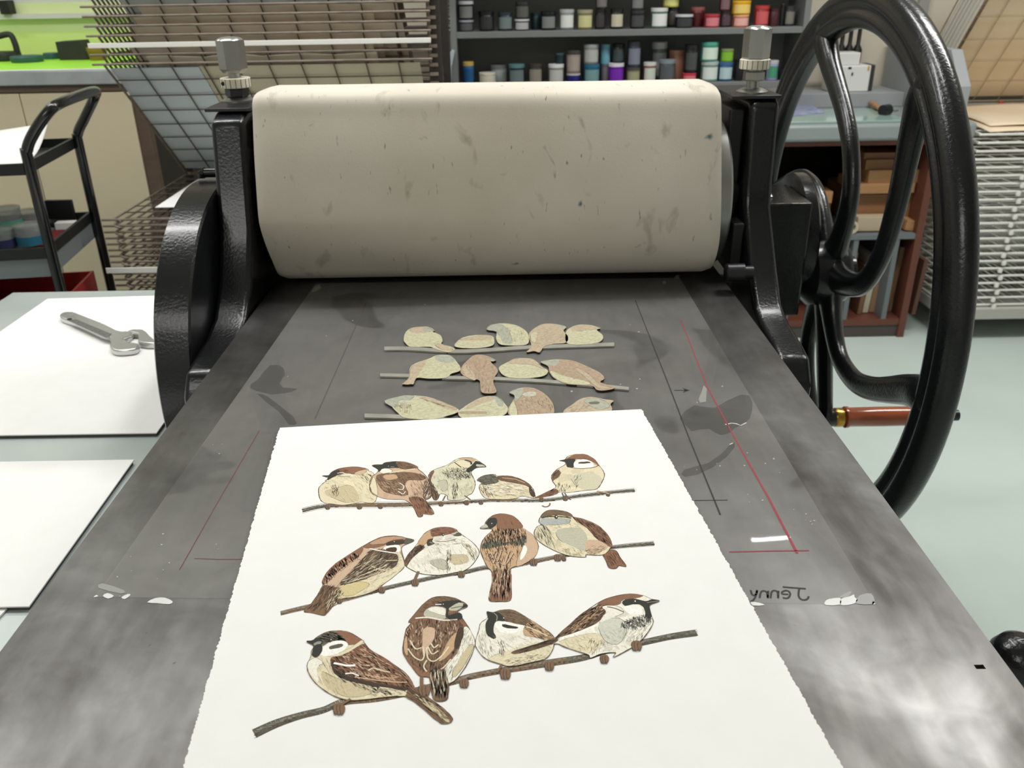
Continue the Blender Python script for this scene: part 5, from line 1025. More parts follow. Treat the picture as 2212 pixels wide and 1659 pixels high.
# white strip clipped on one lifted tray and one lowered tray
def lifted(i, d, x, up=0.0):   # point at distance d from hinge on lifted tray i
    return Vector((x, hy + .004 - d * math.cos(ang) - up * math.sin(ang), hz + .004 + SP * i + d * math.sin(ang) - up * math.cos(ang)))
a, b_ = lifted(2, LL, hx0 - .028), lifted(2, LL, hx1 + .004)
MB().obox((a + b_) / 2 + Vector((0, -.0065, 0)), ((b_ - a).length / 2, 0, 0), (0, .002, 0), (0, 0, .0062)).build('white_strip', M_cardw, rk, bevel=.001, label='white plastic strip along the tray front')
zlow = ony(300, 582, hy - LL - .01).z
MB().obox(((hx0 + hx1) / 2 - .02, hy - LL - .016, zlow), ((hx1 - hx0) / 2 + .02, 0, 0), (0, .002, 0), (0, 0, .0075)).build('white_strip', M_cardw, rk, bevel=.001, label='white plastic strip along the tray front')
# paper on the lifted trays (lies on the upper side of each wire tray)
M_ppb = mat('brown_proof', (232, 220, 202), .85, rgb2=(216, 202, 182), vscale=5); M_ppg = mat('grey_proof', (206, 215, 218), .85, var=.03, vscale=4); M_ppk = mat('khaki_proof', (206, 199, 172), .85, var=.04, vscale=4)
def rack_paper(lb, i, x0, x1, d0, d1, m, wav=0.0, grp='proofs drying on the left rack'):
    mb = MB(); n = 16; pts = []
    for s in range(n + 1):
        x = x0 + (x1 - x0) * s / n; w = wav * (math.sin(s * 1.3) + .5 * math.sin(s * 2.9))
        pts.append((lifted(i, d1 + w, x, -.0062), lifted(i, d0, x, -.0062)))
    up = Vector((0, -math.sin(ang) * -1, math.cos(ang))) * .0008
    for s in range(n): mb.prism([pts[s][0], pts[s + 1][0], pts[s + 1][1], pts[s][1]], up)
    c = lifted(i, (d0 + d1) / 2, (x0 + x1) / 2)
    t = thing('drying_proof', lb, 'paper', c, grp); mb.build('sheet', m, t, smooth=False)
xm = -.88
rack_paper('grey-blue sheet on the lowest lifted tray of the left rack, over its left side', 0, hx0 + .004, -.80, .02, .553, M_ppg)
rack_paper('khaki sheet on the lowest lifted tray of the left rack, over its middle', 0, -.798, hx1 - .03, .02, .556, M_ppk)
rack_paper('brown wavy-edged sheet on the second lifted tray of the left rack', 1, -.93, -.33, .03, .56, M_ppb, .004)
names = ['third', 'fourth', 'fifth', 'sixth', 'seventh', 'eighth', 'ninth', 'tenth', 'eleventh', 'twelfth']
for q in range(9):
    rack_paper('brown paper on the %s lifted tray of the left rack' % names[q], q + 2, -.955 + random.uniform(-.02, .03), -.30 + random.uniform(-.05, .05), random.uniform(.02, .03), random.uniform(.566, .577), M_ppb if q not in (5, ) else M_ppg, .002)
p = ony(316, 462, hy - LL + .12)
t = thing('drying_print', 'white sheet lying on the top lowered tray of the left rack', 'paper', (-.7, hy - .3, hz), 'proofs drying on the left rack')
MB().box(hx0 + .075, hx1 - .08, hy - LL + .1, hy - .08, hz + .0065, hz + .0075).build('sheet', M_paper, t, smooth=False)

# right rack
M_gw = mat('grey_wire', (226, 225, 217), .45)
M_gw2 = mat('buff_wire', (168, 150, 124), .5)
ry, rz, rL = 3.655, .768, .625
rx0, rx1 = 1.648, 2.55
rr = thing('drying_rack', 'pale grey wire drying rack on the right beyond the handwheel', 'drying rack', (2.1, 3.3, 0))
rp_ = wire_tray('tray', M_gw, rx0, rx1, rL, 0, rr, nx=12, ny=8, ext=.01, th=.0042); place(rp_, (0, ry, rz), 0, rr)
sp2 = .0284
for i in range(1, 23):
    o = tray_copy(rp_, rr); place(o, (0, ry, rz - sp2 * i), 0, rr)
ang2 = math.radians(52)
rq_ = wire_tray('tray', M_gw2, rx0, rx1, rL, 0, rr, nx=9, ny=6, ext=.01, th=.0026); place(rq_, (.07, ry, rz + .03), -ang2, rr)
for i in range(1, 7):
    o = tray_copy(rq_, rr); place(o, (.07, ry + .0, rz + .03 + sp2 * 1.3 * i), -ang2, rr)
MB().box(rx0 - .004, rx1 + .02, ry + .005, ry + .035, rz - .002, rz + .03).build('hinge_bar', mat('grey_bar', (170, 168, 160), .5), rr, bevel=.002)
for x in (rx0, rx1 - .02): MB().box(x, x + .04, ry + .036, ry + .058, 0, 1.7).build('post', mat('rack_grey', (150, 150, 146), .5), rr, bevel=.002)
MB().box(rx0 - .005, rx1 + .02, ry - rL - .02, ry + .03, .09, rz - sp2 * 22 - .008).build('base', mat('rack_base', (176, 174, 166), .5), rr, bevel=.004)
for x in (rx0 + .02, rx1 - .05):
    for y_ in (ry - rL + .02, ry - .05): MB().box(x, x + .03, y_, y_ + .03, 0, .09).build('leg', M_blackflat, rr)
spx = ony(2178, 500, ry - rL).x
for i in range(23):
    z_ = rz - sp2 * i - .004
    mb = MB().lathe([(0, -.009), (.0075, -.008), (.0085, 0), (.0075, .008), (0, .009)], (spx + .004 * (-1) ** i, ry - rL - .013, z_), 'z', 10)
    mb.build('spring_link', M_gw, rr)
pg = ony(2168, 203, ry - .005)
MB().lathe([(.0, -.004), (.011, -.003), (.011, .003), (0, .004)], (pg.x, ry + .0, rz + .018), 'y', 14).build('peg', mat('red_peg', (200, 70, 52), .5), rr, label='red plastic peg')
M_kraft = mat('kraft_sheet', (238, 220, 192), .8, rgb2=(228, 208, 178), vscale=3)
def sag(lb, z0, drop, m, y0, y1, x0, x1, th=.001, grp='sheets on the right rack'):
    mb = MB(); nx, ny = 14, 12
    for j in range(ny + 1):
        for i in range(nx + 1):
            u, v = i / nx, j / ny
            zz_ = z0 - drop * (max(0, (.35 - v)) / .35) ** 2 * (.6 + .4 * math.sin(u * 5 + 1)) + .004 * math.sin(u * 9 + v * 4)
            mb.v.append(Vector((x0 + (x1 - x0) * u, y0 + (y1 - y0) * v, zz_)))
    for j in range(ny):
        for i in range(nx): a = j * (nx + 1) + i; mb.face([a, a + 1, a + nx + 2, a + nx + 1])
    t = thing('rack_sheet', lb, 'paper', ((x0 + x1) / 2, (y0 + y1) / 2, z0), grp); o = mb.build('sheet', m, t, angle=80); md = o.modifiers.new('s', 'SOLIDIFY'); md.thickness = th
sag('buff sheet on the top lowered tray of the right rack', rz + .013, .006, M_kraft, ry - rL + .01, ry - .03, rx0 + .03, rx1 - .03)
sag('second buff sheet curling over the front of the right rack', rz + .022, .004, M_kraft, ry - rL + .07, ry - .05, rx0 + .06, rx1 - .05)
c_ = math.cos(ang2); s_ = math.sin(ang2)
def lift2(i, d, x, up): return Vector((x, ry - d * c_ + up * s_, rz + .03 + sp2 * 1.3 * i + d * s_ + up * c_))
def rp2(lb, i, x0, x1, d0, d1, m):
    q = [lift2(i, d0, x0, .006), lift2(i, d0, x1, .006), lift2(i, d1, x1, .006), lift2(i, d1, x0, .006)]
    t = thing('rack_sheet', lb, 'paper', sum(q, Vector()) / 4, 'sheets on the right rack'); MB().prism(q, Vector((0, s_, c_)) * .001).build('sheet', m, t, smooth=False)
rp2('large kraft sheet behind the lowest lifted tray of the right rack', 0, rx0 + .10, rx1 - .02, .02, .6, M_kraft)
rp2('pale sheet behind the second lifted tray of the right rack', 1, rx0 + .08, rx1 - .04, .02, .57, M_kraft)
for q in range(4): rp2('pale grey sheet behind the %s lifted tray of the right rack' % ['third', 'fourth', 'fifth', 'sixth'][q], q + 2, rx0 + .075, rx1 - .05, .02, .59, mat('pale_sheet', (205, 203, 196), .8))
for i in range(6):
    a, b_ = lift2(i, .03, rx0 + .07, -.004), lift2(i, rL, rx0 + .07, -.004)
    MB().obox((a + b_) / 2, (.002, 0, 0), (b_ - a) / 2, Vector((0, s_, c_)) * .009).build('side_rail', M_gw, rr, smooth=False)

# ------------------------------------------------------------------ ink shelf at the back
SY = 3.30
M_grey = mat('grey_paint', (112, 114, 112), .5, var=.04, vscale=5); M_greyd = mat('grey_back', (126, 127, 124), .6, var=.04, vscale=4)
zs1, zs0 = ony(1350, 62, SY).z, ony(1640, 173, SY).z
sh = thing('ink_shelf', 'grey painted shelf unit of ink jars on the back wall', 'shelf', (.45, 3.4, zs0))
sx0, sx1 = -.186, 1.075
MB().box(sx0, sx1, SY + .15, SY + .165, zs0 - .03, 1.62).build('back_panel', M_greyd, sh)
for x in (sx0, sx1 - .022): MB().box(x, x + .022, SY - .05, SY + .15, zs0 - .03, 1.62).build('upright', M_grey, sh, bevel=.0015)
zsh = [zs0, zs1, zs1 + .19, 1.62]
for z in zsh: MB().box(sx0 + .022, sx1 - .022, SY - .05, SY + .15, z - .021, z).build('shelf_board', M_grey, sh, bevel=.0015)

protos = {}
def jar_mesh(part, r, h, m):
    key = (part, round(r, 4), round(h, 4), m.name)
    if key in protos: return protos[key]
    mb = MB()
    if part == 'body': mb.lathe([(r * .94, .0005), (r, .003), (r, h * .8), (r * .93, h * .84), (r * .93, h * .9), (0, h * .9)], (0, 0, 0), 'z', 20)
    elif part == 'lid': mb.lathe([(r * .97, h * .82), (r * 1.03, h * .83), (r * 1.03, h * .985), (r * .97, h), (0, h)], (0, 0, 0), 'z', 20)
    else:
        n = 8; L = []
        for i in range(n + 1):
            a = math.radians(-150 + 120 * i / n); L.append((math.cos(a) * r * 1.012, math.sin(a) * r * 1.012))
        for i in range(n):
            mb.poly([(L[i][0], L[i][1], h * .12), (L[i + 1][0], L[i + 1][1], h * .12), (L[i + 1][0], L[i + 1][1], h * .72), (L[i][0], L[i][1], h * .72)])
    me_o = mb.build(part, m); me = me_o.data; bpy.data.objects.remove(me_o); protos[key] = me; return me
def pm(rgb): return mat('ink_%02x%02x%02x' % rgb, rgb, .35)
CNT = {}
def jar(px0, px1, yt, yb, body, lid, lab, desc, shelf, dy=0.0, base=None, shape='jar'):
    y = SY + dy; a, b2 = ony(px0, yb, y), ony(px1, yb, y); r = (b2.x - a.x) / 2 * .96
    t_ = ony((px0 + px1) / 2, yt, y)
    z = (zs1 if shelf == 'upper' else zs0) if base is None else base
    h = max(.018, t_.z - z); x = (a.x + b2.x) / 2
    CNT[shelf] = CNT.get(shelf, 0) + 1
    o = thing('ink_jar', desc, 'jar', (x, y, z), 'ink jars on the %s shelf' % shelf)
    for part, c in (('body', body), ('lid', lid), ('label', lab)):
        if c is None: continue
        q = bpy.data.objects.new(part if part != 'label' else 'paper_label', jar_mesh(part, r, h, pm(c))); COL.objects.link(q); q.parent = o
    return z + h
BK, DG, GY, WH, TE = (24, 24, 26), (48, 49, 50), (96, 98, 98), (205, 205, 200), (28, 46, 50)
U = 'upper'
t1 = jar(991, 1024, 43, 66, DG, (160, 158, 168), (84, 84, 86), 'charcoal jar with a pale lilac lid at the left end of the upper shelf', U)
jar(991, 1024, 2, 43, BK, (190, 190, 190), (120, 120, 118), 'black jar with a grey label stacked at the left end of the upper shelf', U, base=t1)
jar(1035, 1068, 24, 66, BK, BK, DG, 'plain black jar between the left stack and the teal-grey jar, upper shelf', U)
jar(1076, 1108, 25, 66, TE, (36, 50, 52), (110, 120, 120), 'dark teal jar with a grey label, left of the white-lidded stack, upper shelf', U)
t1 = jar(1111, 1144, 41, 65, BK, (196, 196, 198), (170, 170, 170), 'short black jar with a white lid under a taller grey jar, upper shelf', U)
jar(1113, 1144, 3, 41, DG, DG, (88, 88, 84), 'grey-labelled jar standing on the white-lidded black jar, upper shelf', U, base=t1)
jar(1146, 1170, 27, 65, TE, TE, None, 'plain dark teal jar set back beside the stack, upper shelf', U, dy=.05)
jar(1168, 1201, 24, 64, BK, BK, (120, 122, 120), 'black jar with a pale patchy label, left of the white and green jar, upper shelf', U)
jar(1208, 1240, 20, 63, (120, 130, 126), (170, 170, 168), (214, 216, 212), 'pale jar with a white label on green, left of the olive-cream jar, upper shelf', U)
jar(1246, 1280, 21, 63, (120, 116, 84), (150, 146, 120), (196, 190, 140), 'olive jar with a cream label, upper shelf', U)
t1 = jar(1284, 1307, 20, 62, BK, BK, (58, 54, 58), 'narrow black jar right of the olive-cream jar, upper shelf', U)
jar(1286, 1312, -25, 20, (40, 36, 38), BK, (110, 106, 106), 'dark jar stacked on the narrow black jar, upper shelf', U, base=t1)
jar(1317, 1346, 18, 62, BK, BK, (190, 184, 160), 'black jar with a speckled cream label, upper shelf', U)
t1 = jar(1360, 1392, 22, 61, BK, DG, (70, 68, 72), 'black jar under a grey one, left of the white and green tin, upper shelf', U)
jar(1362, 1390, -20, 22, DG, DG, (116, 116, 116), 'grey jar stacked on a black one, left of the white and green tin, upper shelf', U, base=t1)
jar(1404, 1441, 17, 60, (86, 118, 100), (206, 206, 204), (216, 218, 216), 'white-labelled green tin with a white lid, middle of the upper shelf', U)
t1 = jar(1438, 1466, 15, 60, (38, 32, 30), BK, (80, 72, 66), 'dark brown jar under the yellow tub, upper shelf', U, dy=.06)
jar(1431, 1467, -18, 15, (214, 208, 96), (220, 214, 110), (226, 222, 140), 'pale yellow tub on top of a dark brown jar, upper shelf', U, base=t1, dy=.06)
jar(1457, 1496, 31, 59, BK, (196, 198, 200), (56, 58, 60), 'squat black jar with a white lid, upper shelf', U)
jar(1490, 1520, 15, 59, (92, 30, 32), (140, 84, 78), (78, 26, 28), 'maroon jar with a dusty lid, upper shelf', U, dy=.05)
jar(1520, 1553, 30, 59, (176, 48, 60), (168, 62, 70), (206, 124, 130), 'pinkish red jar, right of the maroon one, upper shelf', U)
t1 = jar(1555, 1577, 24, 58, (46, 30, 36), (40, 28, 32), (80, 64, 72), 'dark plum jar, lower of two, upper shelf', U)
jar(1553, 1576, -12, 24, (58, 24, 32), (48, 24, 30), (120, 90, 96), 'dark plum jar, upper of two, upper shelf', U, base=t1)
t1 = jar(1581, 1616, 31, 58, (206, 110, 84), (222, 172, 130), (220, 170, 160), 'orange-pink jar with a pale label under the yellow tub, upper shelf', U)
jar(1580, 1620, 1, 31, (222, 164, 28), (226, 172, 40), (226, 196, 110), 'golden yellow tub stacked on the orange-pink jar, upper shelf', U, base=t1)
jar(1627, 1658, 12, 57, (150, 28, 34), (168, 60, 60), (196, 90, 92), 'bright red jar, right of the golden yellow tub, upper shelf', U)
jar(1659, 1680, 18, 57, (72, 34, 38), (60, 30, 34), None, 'narrow maroon jar beside the bright red jar, upper shelf', U)
jar(1682, 1692, 8, 57, BK, BK, None, 'slim black bottle near the right end of the upper shelf', U)
jar(1692, 1714, 13, 56, DG, DG, (120, 116, 110), 'charcoal jar with a mottled label at the right end of the upper shelf', U)
L_ = 'lower'
jar(1001, 1025, 133, 179, (34, 92, 138), (176, 150, 80), (30, 78, 124), 'blue jar with a gold lid at the left end of the lower shelf', L_)
jar(1035, 1072, 156, 179, (196, 190, 172), (206, 200, 184), None, 'squat cream tub, lower shelf', L_)
jar(1060, 1097, 139, 179, (122, 128, 128), (110, 112, 112), (150, 158, 156), 'grey glass jar behind the cream tub, lower shelf', L_, dy=.06)
jar(1099, 1134, 138, 178, TE, (84, 120, 122), (96, 110, 112), 'dark teal jar with a lighter lid, lower shelf', L_)
jar(1141, 1172, 136, 178, (46, 40, 38), (56, 50, 46), (130, 124, 112), 'dark brown jar with a pale label, lower shelf', L_)
t1 = jar(1184, 1218, 138, 178, (130, 128, 124), (208, 208, 208), (176, 176, 172), 'grey jar with a white lid, left of the navy jar, lower shelf', L_)
jar(1199, 1220, 114, 138, TE, (60, 84, 86), None, 'small dark teal pot on the white-lidded grey jar, lower shelf', L_, base=t1, dy=.01)
t1 = jar(1223, 1254, 158, 178, (34, 30, 104), (180, 176, 176), None, 'navy jar with a white lid, lower shelf', L_)
jar(1223, 1254, 108, 158, (136, 122, 114), (66, 58, 56), (156, 142, 132), 'taupe-labelled jar stacked on the navy jar, lower shelf', L_, base=t1)
t1 = jar(1260, 1295, 138, 178, (34, 92, 118), (40, 96, 124), (108, 142, 142), 'petrol blue jar under a grey one, lower shelf', L_)
jar(1260, 1293, 95, 138, (120, 122, 120), (150, 152, 150), (168, 168, 162), 'grey jar with a pale lid on the petrol blue jar, lower shelf', L_, base=t1)
t1 = jar(1297, 1318, 138, 178, (104, 98, 106), (96, 92, 98), None, 'grey-mauve jar under the sky blue one, lower shelf', L_, dy=.02)
jar(1296, 1318, 95, 138, (104, 156, 174), (112, 160, 176), None, 'sky blue jar stacked on a grey-mauve one, lower shelf', L_, base=t1, dy=.02)
t1 = jar(1313, 1347, 136, 178, (92, 24, 142), (206, 202, 208), (110, 34, 160), 'vivid purple jar with a white lid, lower shelf', L_)
jar(1322, 1348, 94, 136, TE, BK, (60, 66, 70), 'black-green jar stacked on the purple jar, lower shelf', L_, base=t1, dy=.012)
t1 = jar(1352, 1382, 145, 177, (116, 114, 90), (70, 70, 64), (150, 148, 118), 'olive-grey jar, right of the purple jar, lower shelf', L_)
jar(1354, 1383, 88, 145, (50, 52, 66), (56, 56, 66), (116, 120, 134), 'slate blue jar stacked on the olive-grey jar, lower shelf', L_, base=t1)
jar(1388, 1416, 134, 177, (120, 70, 66), (200, 196, 192), (190, 196, 184), 'jar with a green and white label and white lid, lower shelf', L_)
t1 = jar(1421, 1457, 128, 177, (66, 70, 74), (120, 130, 136), (80, 84, 88), 'translucent charcoal tub with a blue-grey lid, lower shelf', L_)
jar(1406, 1440, 90, 130, (96, 116, 106), (196, 196, 194), (176, 176, 176), 'green-grey tin with a white label set behind the charcoal tub, lower shelf', L_, dy=.075)
jar(1442, 1476, 107, 177, (196, 138, 116), (200, 148, 126), None, 'tall peach-coloured pot behind the charcoal tub, lower shelf', L_, dy=.07)
t1 = jar(1472, 1503, 157, 176, (182, 44, 62), (190, 60, 76), (206, 110, 120), 'low crimson jar under a black one, lower shelf', L_)
jar(1476, 1505, 96, 157, BK, BK, (70, 72, 70), 'black jar standing on the low crimson jar, lower shelf', L_, base=t1)
t1 = jar(1512, 1549, 132, 175, (110, 140, 126), (170, 180, 174), (206, 212, 208), 'white and green tin, lower of two, lower shelf', L_)
jar(1512, 1550, 90, 132, (66, 138, 124), (84, 160, 140), (206, 220, 206), 'teal green tin with a white label, upper of two, lower shelf', L_, base=t1)
t1 = jar(1549, 1580, 133, 175, (44, 84, 136), (62, 96, 140), (170, 192, 196), 'royal blue tin with a pale label, lower shelf', L_)
jar(1555, 1583, 105, 133, (110, 160, 46), (130, 142, 100), (128, 178, 54), 'lime green pot standing on the royal blue tin, lower shelf', L_, base=t1)
jar(1584, 1604, 128, 174, BK, BK, None, 'black jar left of the right-hand pressure screw, lower shelf', L_)
jar(1654, 1678, 130, 172, (150, 146, 190), (178, 182, 186), (70, 140, 108), 'lilac bottle with a green label near the right end, lower shelf', L_)
jar(1680, 1700, 150, 171, BK, BK, None, 'small black pot at the right end of the lower shelf', L_)

# stack of card strips and a grey bracket left of the shelf
t = thing('card_stack', 'stack of pale card strips between the left rack and the ink shelf', 'card', ony(965, 65, 3.3))
a, b_ = ony(944, 66, 3.3), ony(984, 66, 3.3)
for k in range(9): 
    z = a.z + .012 * k
    MB().box(a.x + random.uniform(-.002, .002), b_.x - .004, 3.27, 3.5, z, z + random.choice((.006, .009, .0105))).build('card_strip', mat('card_%d' % (k % 3), [(206, 202, 194), (180, 175, 166), (150, 146, 140)][k % 3], .7), t, smooth=False)
MB().box(a.x - .006, b_.x, 3.28, 3.5, .80, a.z - .001).build('card_box', mat('taupe_card', (128, 118, 110), .7), t, bevel=.002)
t = thing('grey_bracket', 'pale blue-grey angled bracket at the left foot of the ink shelf', 'bracket', ony(968, 178, 3.2))
q = [ony(*p_, 3.2) for p_ in ((976, 108), (982, 112), (975, 146), (975, 190), (951, 190), (950, 146))]
MB().prism(q, (0, .05, 0)).build('bracket', mat('blue_grey_paint', (160, 172, 180), .45), t, bevel=.002)

# ------------------------------------------------------------------ right-hand counter with bookcase under it
KZ = .808
M_ctr = mat('counter_grey', (138, 146, 146), .3, var=.05, vscale=6, rvar=.08)
ct = thing('counter', 'grey counter along the back wall below the ink shelf', 'counter', (.6, 3.38, .76))
MB().box(-.16, 1.632, 3.04, 3.70, KZ - .058, KZ).build('counter_top', M_ctr, ct, bevel=.012, bseg=3)
M_pan = mat('panel_grey', (152, 155, 157), .5, var=.03, vscale=5)
q = [Vector((1.548, 3.055, KZ)), Vector((1.548, 3.055, .925)), Vector((1.548, 3.16, 1.035)), Vector((1.548, 3.69, 1.035)), Vector((1.548, 3.69, KZ))]
MB().prism(q, (.04, 0, 0)).build('end_panel', M_pan, ct, bevel=.001)
MB().box(.2, 1.547, 3.46, 3.69, KZ, KZ + .052).build('back_step', M_pan, ct, bevel=.002)
bc = thing('bookcase', 'open wooden bookcase with grey dividers under the counter', 'bookcase', (1.25, 3.3, 0))
M_red_w = mat('red_brown_wood', (108, 62, 46), .5, rgb2=(92, 50, 38), vscale=7, stretch=(1, 1, .3)); M_div = mat('divider_grey', (104, 110, 112), .5)
cx0, cx1 = .93, 1.53
MB().box(cx0, cx0 + .018, 3.07, 3.69, .0, KZ - .075).build('side', M_div, bc); MB().box(cx1 - .026, cx1, 3.07, 3.69, .0, KZ - .075).build('side', M_red_w, bc, bevel=.001)
MB().box(cx0, cx1, 3.06, 3.69, KZ - .075, KZ - .0585).build('top_rail', M_red_w, bc)
MB().box(cx0 + .018, cx1 - .026, 3.66, 3.68, .06, KZ - .075).build('back', mat('dark_back', (30, 24, 22), .7), bc)
MB().box(cx0 + .018, cx1 - .026, 3.075, 3.66, .05, .075).build('bottom_shelf', M_red_w, bc); MB().box(cx0 + .018, cx1 - .026, 3.08, 3.12, .0, .05).build('plinth', mat('plinth', (74, 66, 64), .6), bc)
zsf = ony(1900, 505, 3.08).z
MB().box(cx0 + .018, cx1 - .026, 3.072, 3.66, zsf - .02, zsf).build('middle_shelf', M_div, bc, bevel=.001)
for px in (1930, 1843):
    x = ony(px, 560, 3.08).x; MB().box(x - .009, x + .009, 3.075, 3.6, .075, zsf - .02).build('divider', M_div, bc)
M_ply = mat('pale_wood', (176, 132, 88), .6, rgb2=(154, 112, 72), vscale=6, stretch=(.5, 6, 6)); M_ply2 = mat('mid_wood', (140, 98, 62), .6, rgb2=(120, 82, 52), vscale=6, stretch=(.5, 6, 6))
def block(px0, px1, py0, py1, m, lb, y0=3.12, dep=.2, tilt=0., name='wood_block'):
    a, b2 = ony(px0, py1, y0), ony(px1, py0, y0)
    z0 = a.z; z1 = ony(px0, py0, y0).z; c = Vector(((a.x + b2.x) / 2, y0 + dep / 2, (z0 + z1) / 2))
    t = thing(name, lb, 'wood', (c.x, c.y, z0), 'wood in the bookcase')
    ux = Vector((math.cos(tilt), 0, math.sin(tilt))) * ((b2.x - a.x) / 2); uz = Vector((-math.sin(tilt), 0, math.cos(tilt))) * ((z1 - z0) / 2)
    MB().obox(c, ux, (0, dep / 2, 0), uz).build('block', m, t, bevel=.0015)
block(1838, 1975, 420, 486, M_ply2, 'large brown carton filling the bookcase upper bay', 3.16, .3, name='carton')
block(1850, 1978, 398, 419, M_ply, 'pale plank on the brown carton in the bookcase', 3.13)
block(1874, 1990, 368, 397, M_ply, 'pale timber block, second from the top of the bookcase stack', 3.14)
block(1868, 1985, 345, 367, M_ply2, 'mid-brown plank, third down in the bookcase stack', 3.15)
block(1866, 1960, 330, 344, M_ply2, 'thin dark plank on top of the bookcase stack', 3.16)
block(1745, 1800, 415, 440, M_ply, 'pale plank end at the left of the bookcase upper bay', 3.14)
block(1725, 1795, 440, 500, M_ply2, 'dark brown block at the left of the bookcase upper bay', 3.2)
a = ony(1948, 488, 3.11)
block(1955, 2000, 478, 500, M_ply, 'loose pale offcut lying on the bookcase middle shelf', 3.1, .1, -.12)
b0 = ony(2000, 400, 3.11); b1 = ony(1985, 498, 3.11)
t = thing('wood_block', 'pale batten leaning against the right side of the bookcase', 'wood', (b1.x, 3.11, zsf), 'wood in the bookcase')
MB().obox(((b0 + b1) / 2) + Vector((-.004, .03, .004)), (.007, 0, .001), (0, .03, 0), (b0 - b1) * .48).build('batten', M_ply, t, bevel=.001)
rl = ony(1838, 487, 3.09); t = thing('tape_roll', 'pale roll of tape on the bookcase middle shelf', 'tape', (rl.x, 3.09, zsf))
MB().lathe([(.016, -.012), (.025, -.012), (.025, .012), (.016, .012)], (rl.x, 3.09, zsf + .0255), 'y', 28, closed=True).build('roll', mat('pale_tape', (190, 176, 150), .6), t)
block(1850, 1945, 470, 500, mat('buff_paper', (176, 160, 136), .7), 'flat buff packet on the bookcase middle shelf', 3.1, .05, name='paper_packet')
cols = [(116, 84, 58), (132, 100, 72), (168, 140, 104), (196, 186, 166), (92, 64, 48), (110, 98, 88), (150, 120, 90), (74, 52, 42)]
def boards(px0, px1, n, hmin, hmax, lean, where):
    x0 = ony(px0, 690, 3.13).x; x1 = ony(px1, 690, 3.13).x; x = x0
    for i in range(n):
        w = (x1 - x0) / n * random.uniform(.55, .9); h = random.uniform(hmin, hmax); y0 = 3.10 + random.uniform(0, .06)
        t = thing('picture_board', '%s board standing %s' % (['dark brown', 'brown', 'tan', 'cream', 'red-brown', 'grey-brown', 'light brown', 'blackish'][(i * 3 + px0) % 8], where[i]), 'board', (x + w / 2, y0 + .1, .0755), 'boards in the bookcase')
        MB().obox((x + w / 2 + lean * h / 2, y0 + .11, .078 + h / 2), (w / 2, 0, 0), (0, .11, 0), (lean * h / 2, 0, h / 2)).build('board', mat('board_%d' % ((i * 3 + px0) % 8), cols[(i * 3 + px0) % 8], .6), t, smooth=False)
        x += (x1 - x0) / n
od = ['first', 'second', 'third', 'fourth', 'fifth']
boards(1912, 1972, 5, .2, .275, .05, ['%s from the left in the bookcase right-hand bay' % q for q in od])
boards(1848, 1905, 4, .17, .26, .05, ['%s from the left in the bookcase middle bay' % q for q in od])
boards(1765, 1832, 4, .2, .27, .05, ['%s from the left in the bookcase left-hand bay' % q for q in od])
# things on the counter
p0, p1 = ony(1794, 183, 3.5), ony(1877, 183, 3.5); zt0 = ony(1830, 142, 3.5).z; zb = KZ + .0522
M_plw = mat('white_plastic', (222, 222, 218), .35)
t = thing('white_box', 'white plastic box with a raised lid on the counter back step', 'box', ((p0.x + p1.x) / 2, 3.54, zb))
MB().box(p0.x, p1.x, 3.50, 3.60, zb, zt0).build('body', M_plw, t, bevel=.004); 
l0, l1 = ony(1787, 130, 3.51), ony(1858, 130, 3.51)
MB().box(l0.x, l1.x, 3.51, 3.59, zt0, ony(1830, 114, 3.51).z).build('lid', M_plw, t, bevel=.003)
for px, py, w, h in ((1836, 147, .006, .004), (1841, 160, .003, .006)):
    q = ony(px, py, 3.4995); MB().box(q.x - w, q.x + w, 3.4985, 3.4998, q.z - h, q.z + h).build('catch', M_blackflat, t, smooth=False)
q = ony(1877, 146, 3.499); MB().box(q.x - .004, q.x + .002, 3.4965, 3.4985, q.z - .009, q.z + .006).build('sticker', mat('orange_sticker', (214, 150, 50), .5), t, smooth=False)
q0, q1 = ony(1879, 180, 3.52), ony(1892, 140, 3.52); t = thing('dark_case', 'dark grey case standing against the right of the white box', 'case', ((q0.x + q1.x) / 2, 3.56, zb))
MB().box(p1.x + .001, q1.x, 3.52, 3.61, zb, q1.z).build('case', mat('dark_case', (52, 52, 52), .6), t, bevel=.002)
for i, px in enumerate((1812, 1829, 1847)):
    q = ony(px, 112, 3.66); tt = ony(px + 2, 70 - 6 * i, 3.66); t = thing('dark_bottle', 'tall dark bottle behind the white box, %s from the left' % od[i], 'bottle', (q.x, 3.64, zb), 'bottles behind the white box')
    MB().lathe([(.018, zb), (.018, q.z + .01), (.008, q.z + .03), (.008, tt.z), (0, tt.z)], (q.x, 3.64, 0), 'z', 16).build('bottle', M_blackflat, t)
g = [onz(1700, 228, KZ + .004), onz(1830, 226, KZ + .004)]
t = thing('glass_slab', 'pale green glass inking slab on the counter', 'slab', (1.2, 3.2, KZ))
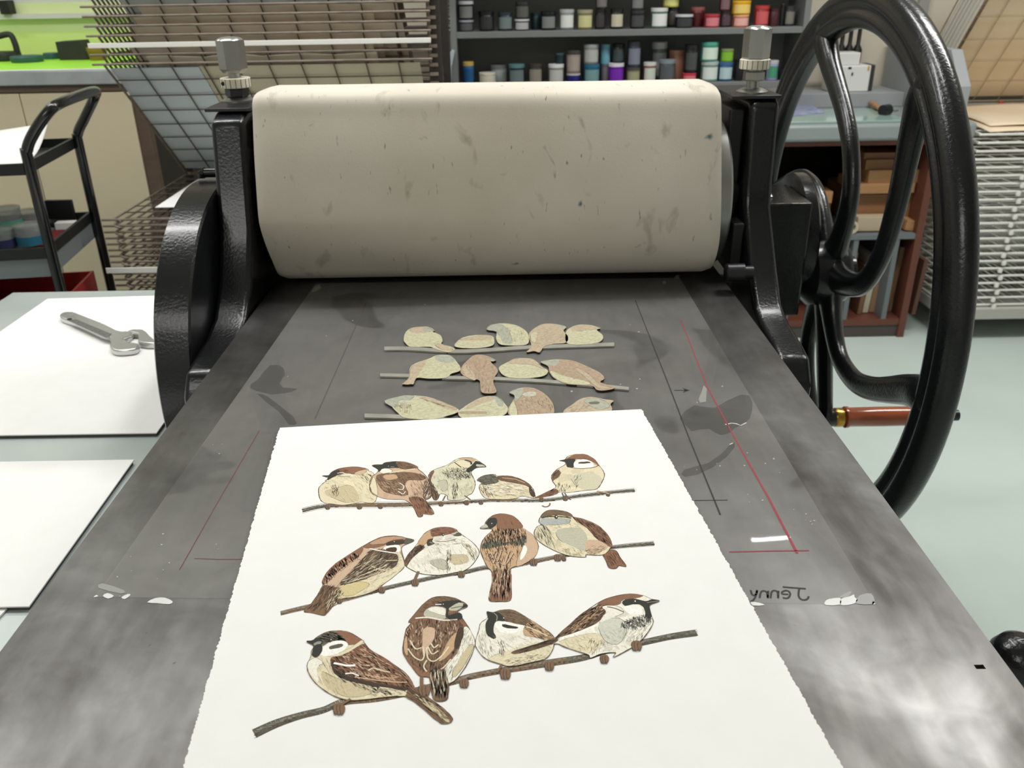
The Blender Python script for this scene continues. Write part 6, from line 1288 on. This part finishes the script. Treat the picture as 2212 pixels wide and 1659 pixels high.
MB().box(.98, 1.40, 3.07, 3.36, KZ + .0005, KZ + .008).build('slab', mat('green_glass', (150, 176, 168), .08, spec=.8), t, bevel=.001)
q = [onz(*p_, KZ + .0085) for p_ in ((1700, 222), (1745, 222), (1782, 244), (1700, 252))]
t = thing('blue_leaflet', 'blue and lilac printed leaflet on the glass slab', 'leaflet', q[1]); MB().prism(q, (0, 0, .001)).build('leaflet', mat('blue_print', (110, 120, 160), .5, rgb2=(170, 176, 200), vscale=40), t, smooth=False)
r0, r1 = onz(1906, 240, KZ + .022), onz(1930, 236, KZ + .022)
t = thing('brayer', 'brayer with a black roller and a pale wooden handle on the counter', 'roller', (r0.x, r0.y, KZ))
MB().tube([r0 + Vector((0, 0, .002)), r0 + Vector((.03, .02, .002))], .019, 20).build('rubber_roller', M_blackflat, t)
h0, h1 = onz(1899, 234, KZ + .02), onz(1880, 222, KZ + .016)
MB().tube([h0, h0.lerp(h1, .3), h0.lerp(h1, .7), h1], [.006, .010, .011, .007], 12).build('handle', M_ply, t)
MB().tube([r0 + Vector((.032, .02, 0)), r0 + Vector((.05, .0, .0)), r0 + Vector((.06, .01, 0))], .003, 6).build('wire_fork', M_steel, t)
rg = onz(1855, 222, KZ + .01); t = thing('ink_rag', 'crumpled brown and black ink rag on the counter', 'rag', (rg.x, rg.y + .03, KZ))
mb = MB()
for j in range(9):
    for i in range(21):
        a, e = i / 20 * 6.2832, j / 8 * 1.5708; rr_ = (1 + .25 * math.sin(3 * a + j) + .18 * math.sin(7 * a + 2 * j)) 
        mb.v.append(Vector((rg.x + .075 * rr_ * math.cos(a) * math.cos(e), rg.y + .035 + .03 * rr_ * math.sin(a) * math.cos(e), KZ + .0085 + .022 * math.sin(e) * (.8 + .3 * math.sin(5 * a)))))
for j in range(8):
    for i in range(20): a = j * 21 + i; mb.face([a, a + 1, a + 22, a + 21])
mb.build('rag', mat('inky_rag', (150, 138, 122), .9, rgb2=(34, 30, 28), vscale=26), t, angle=30)
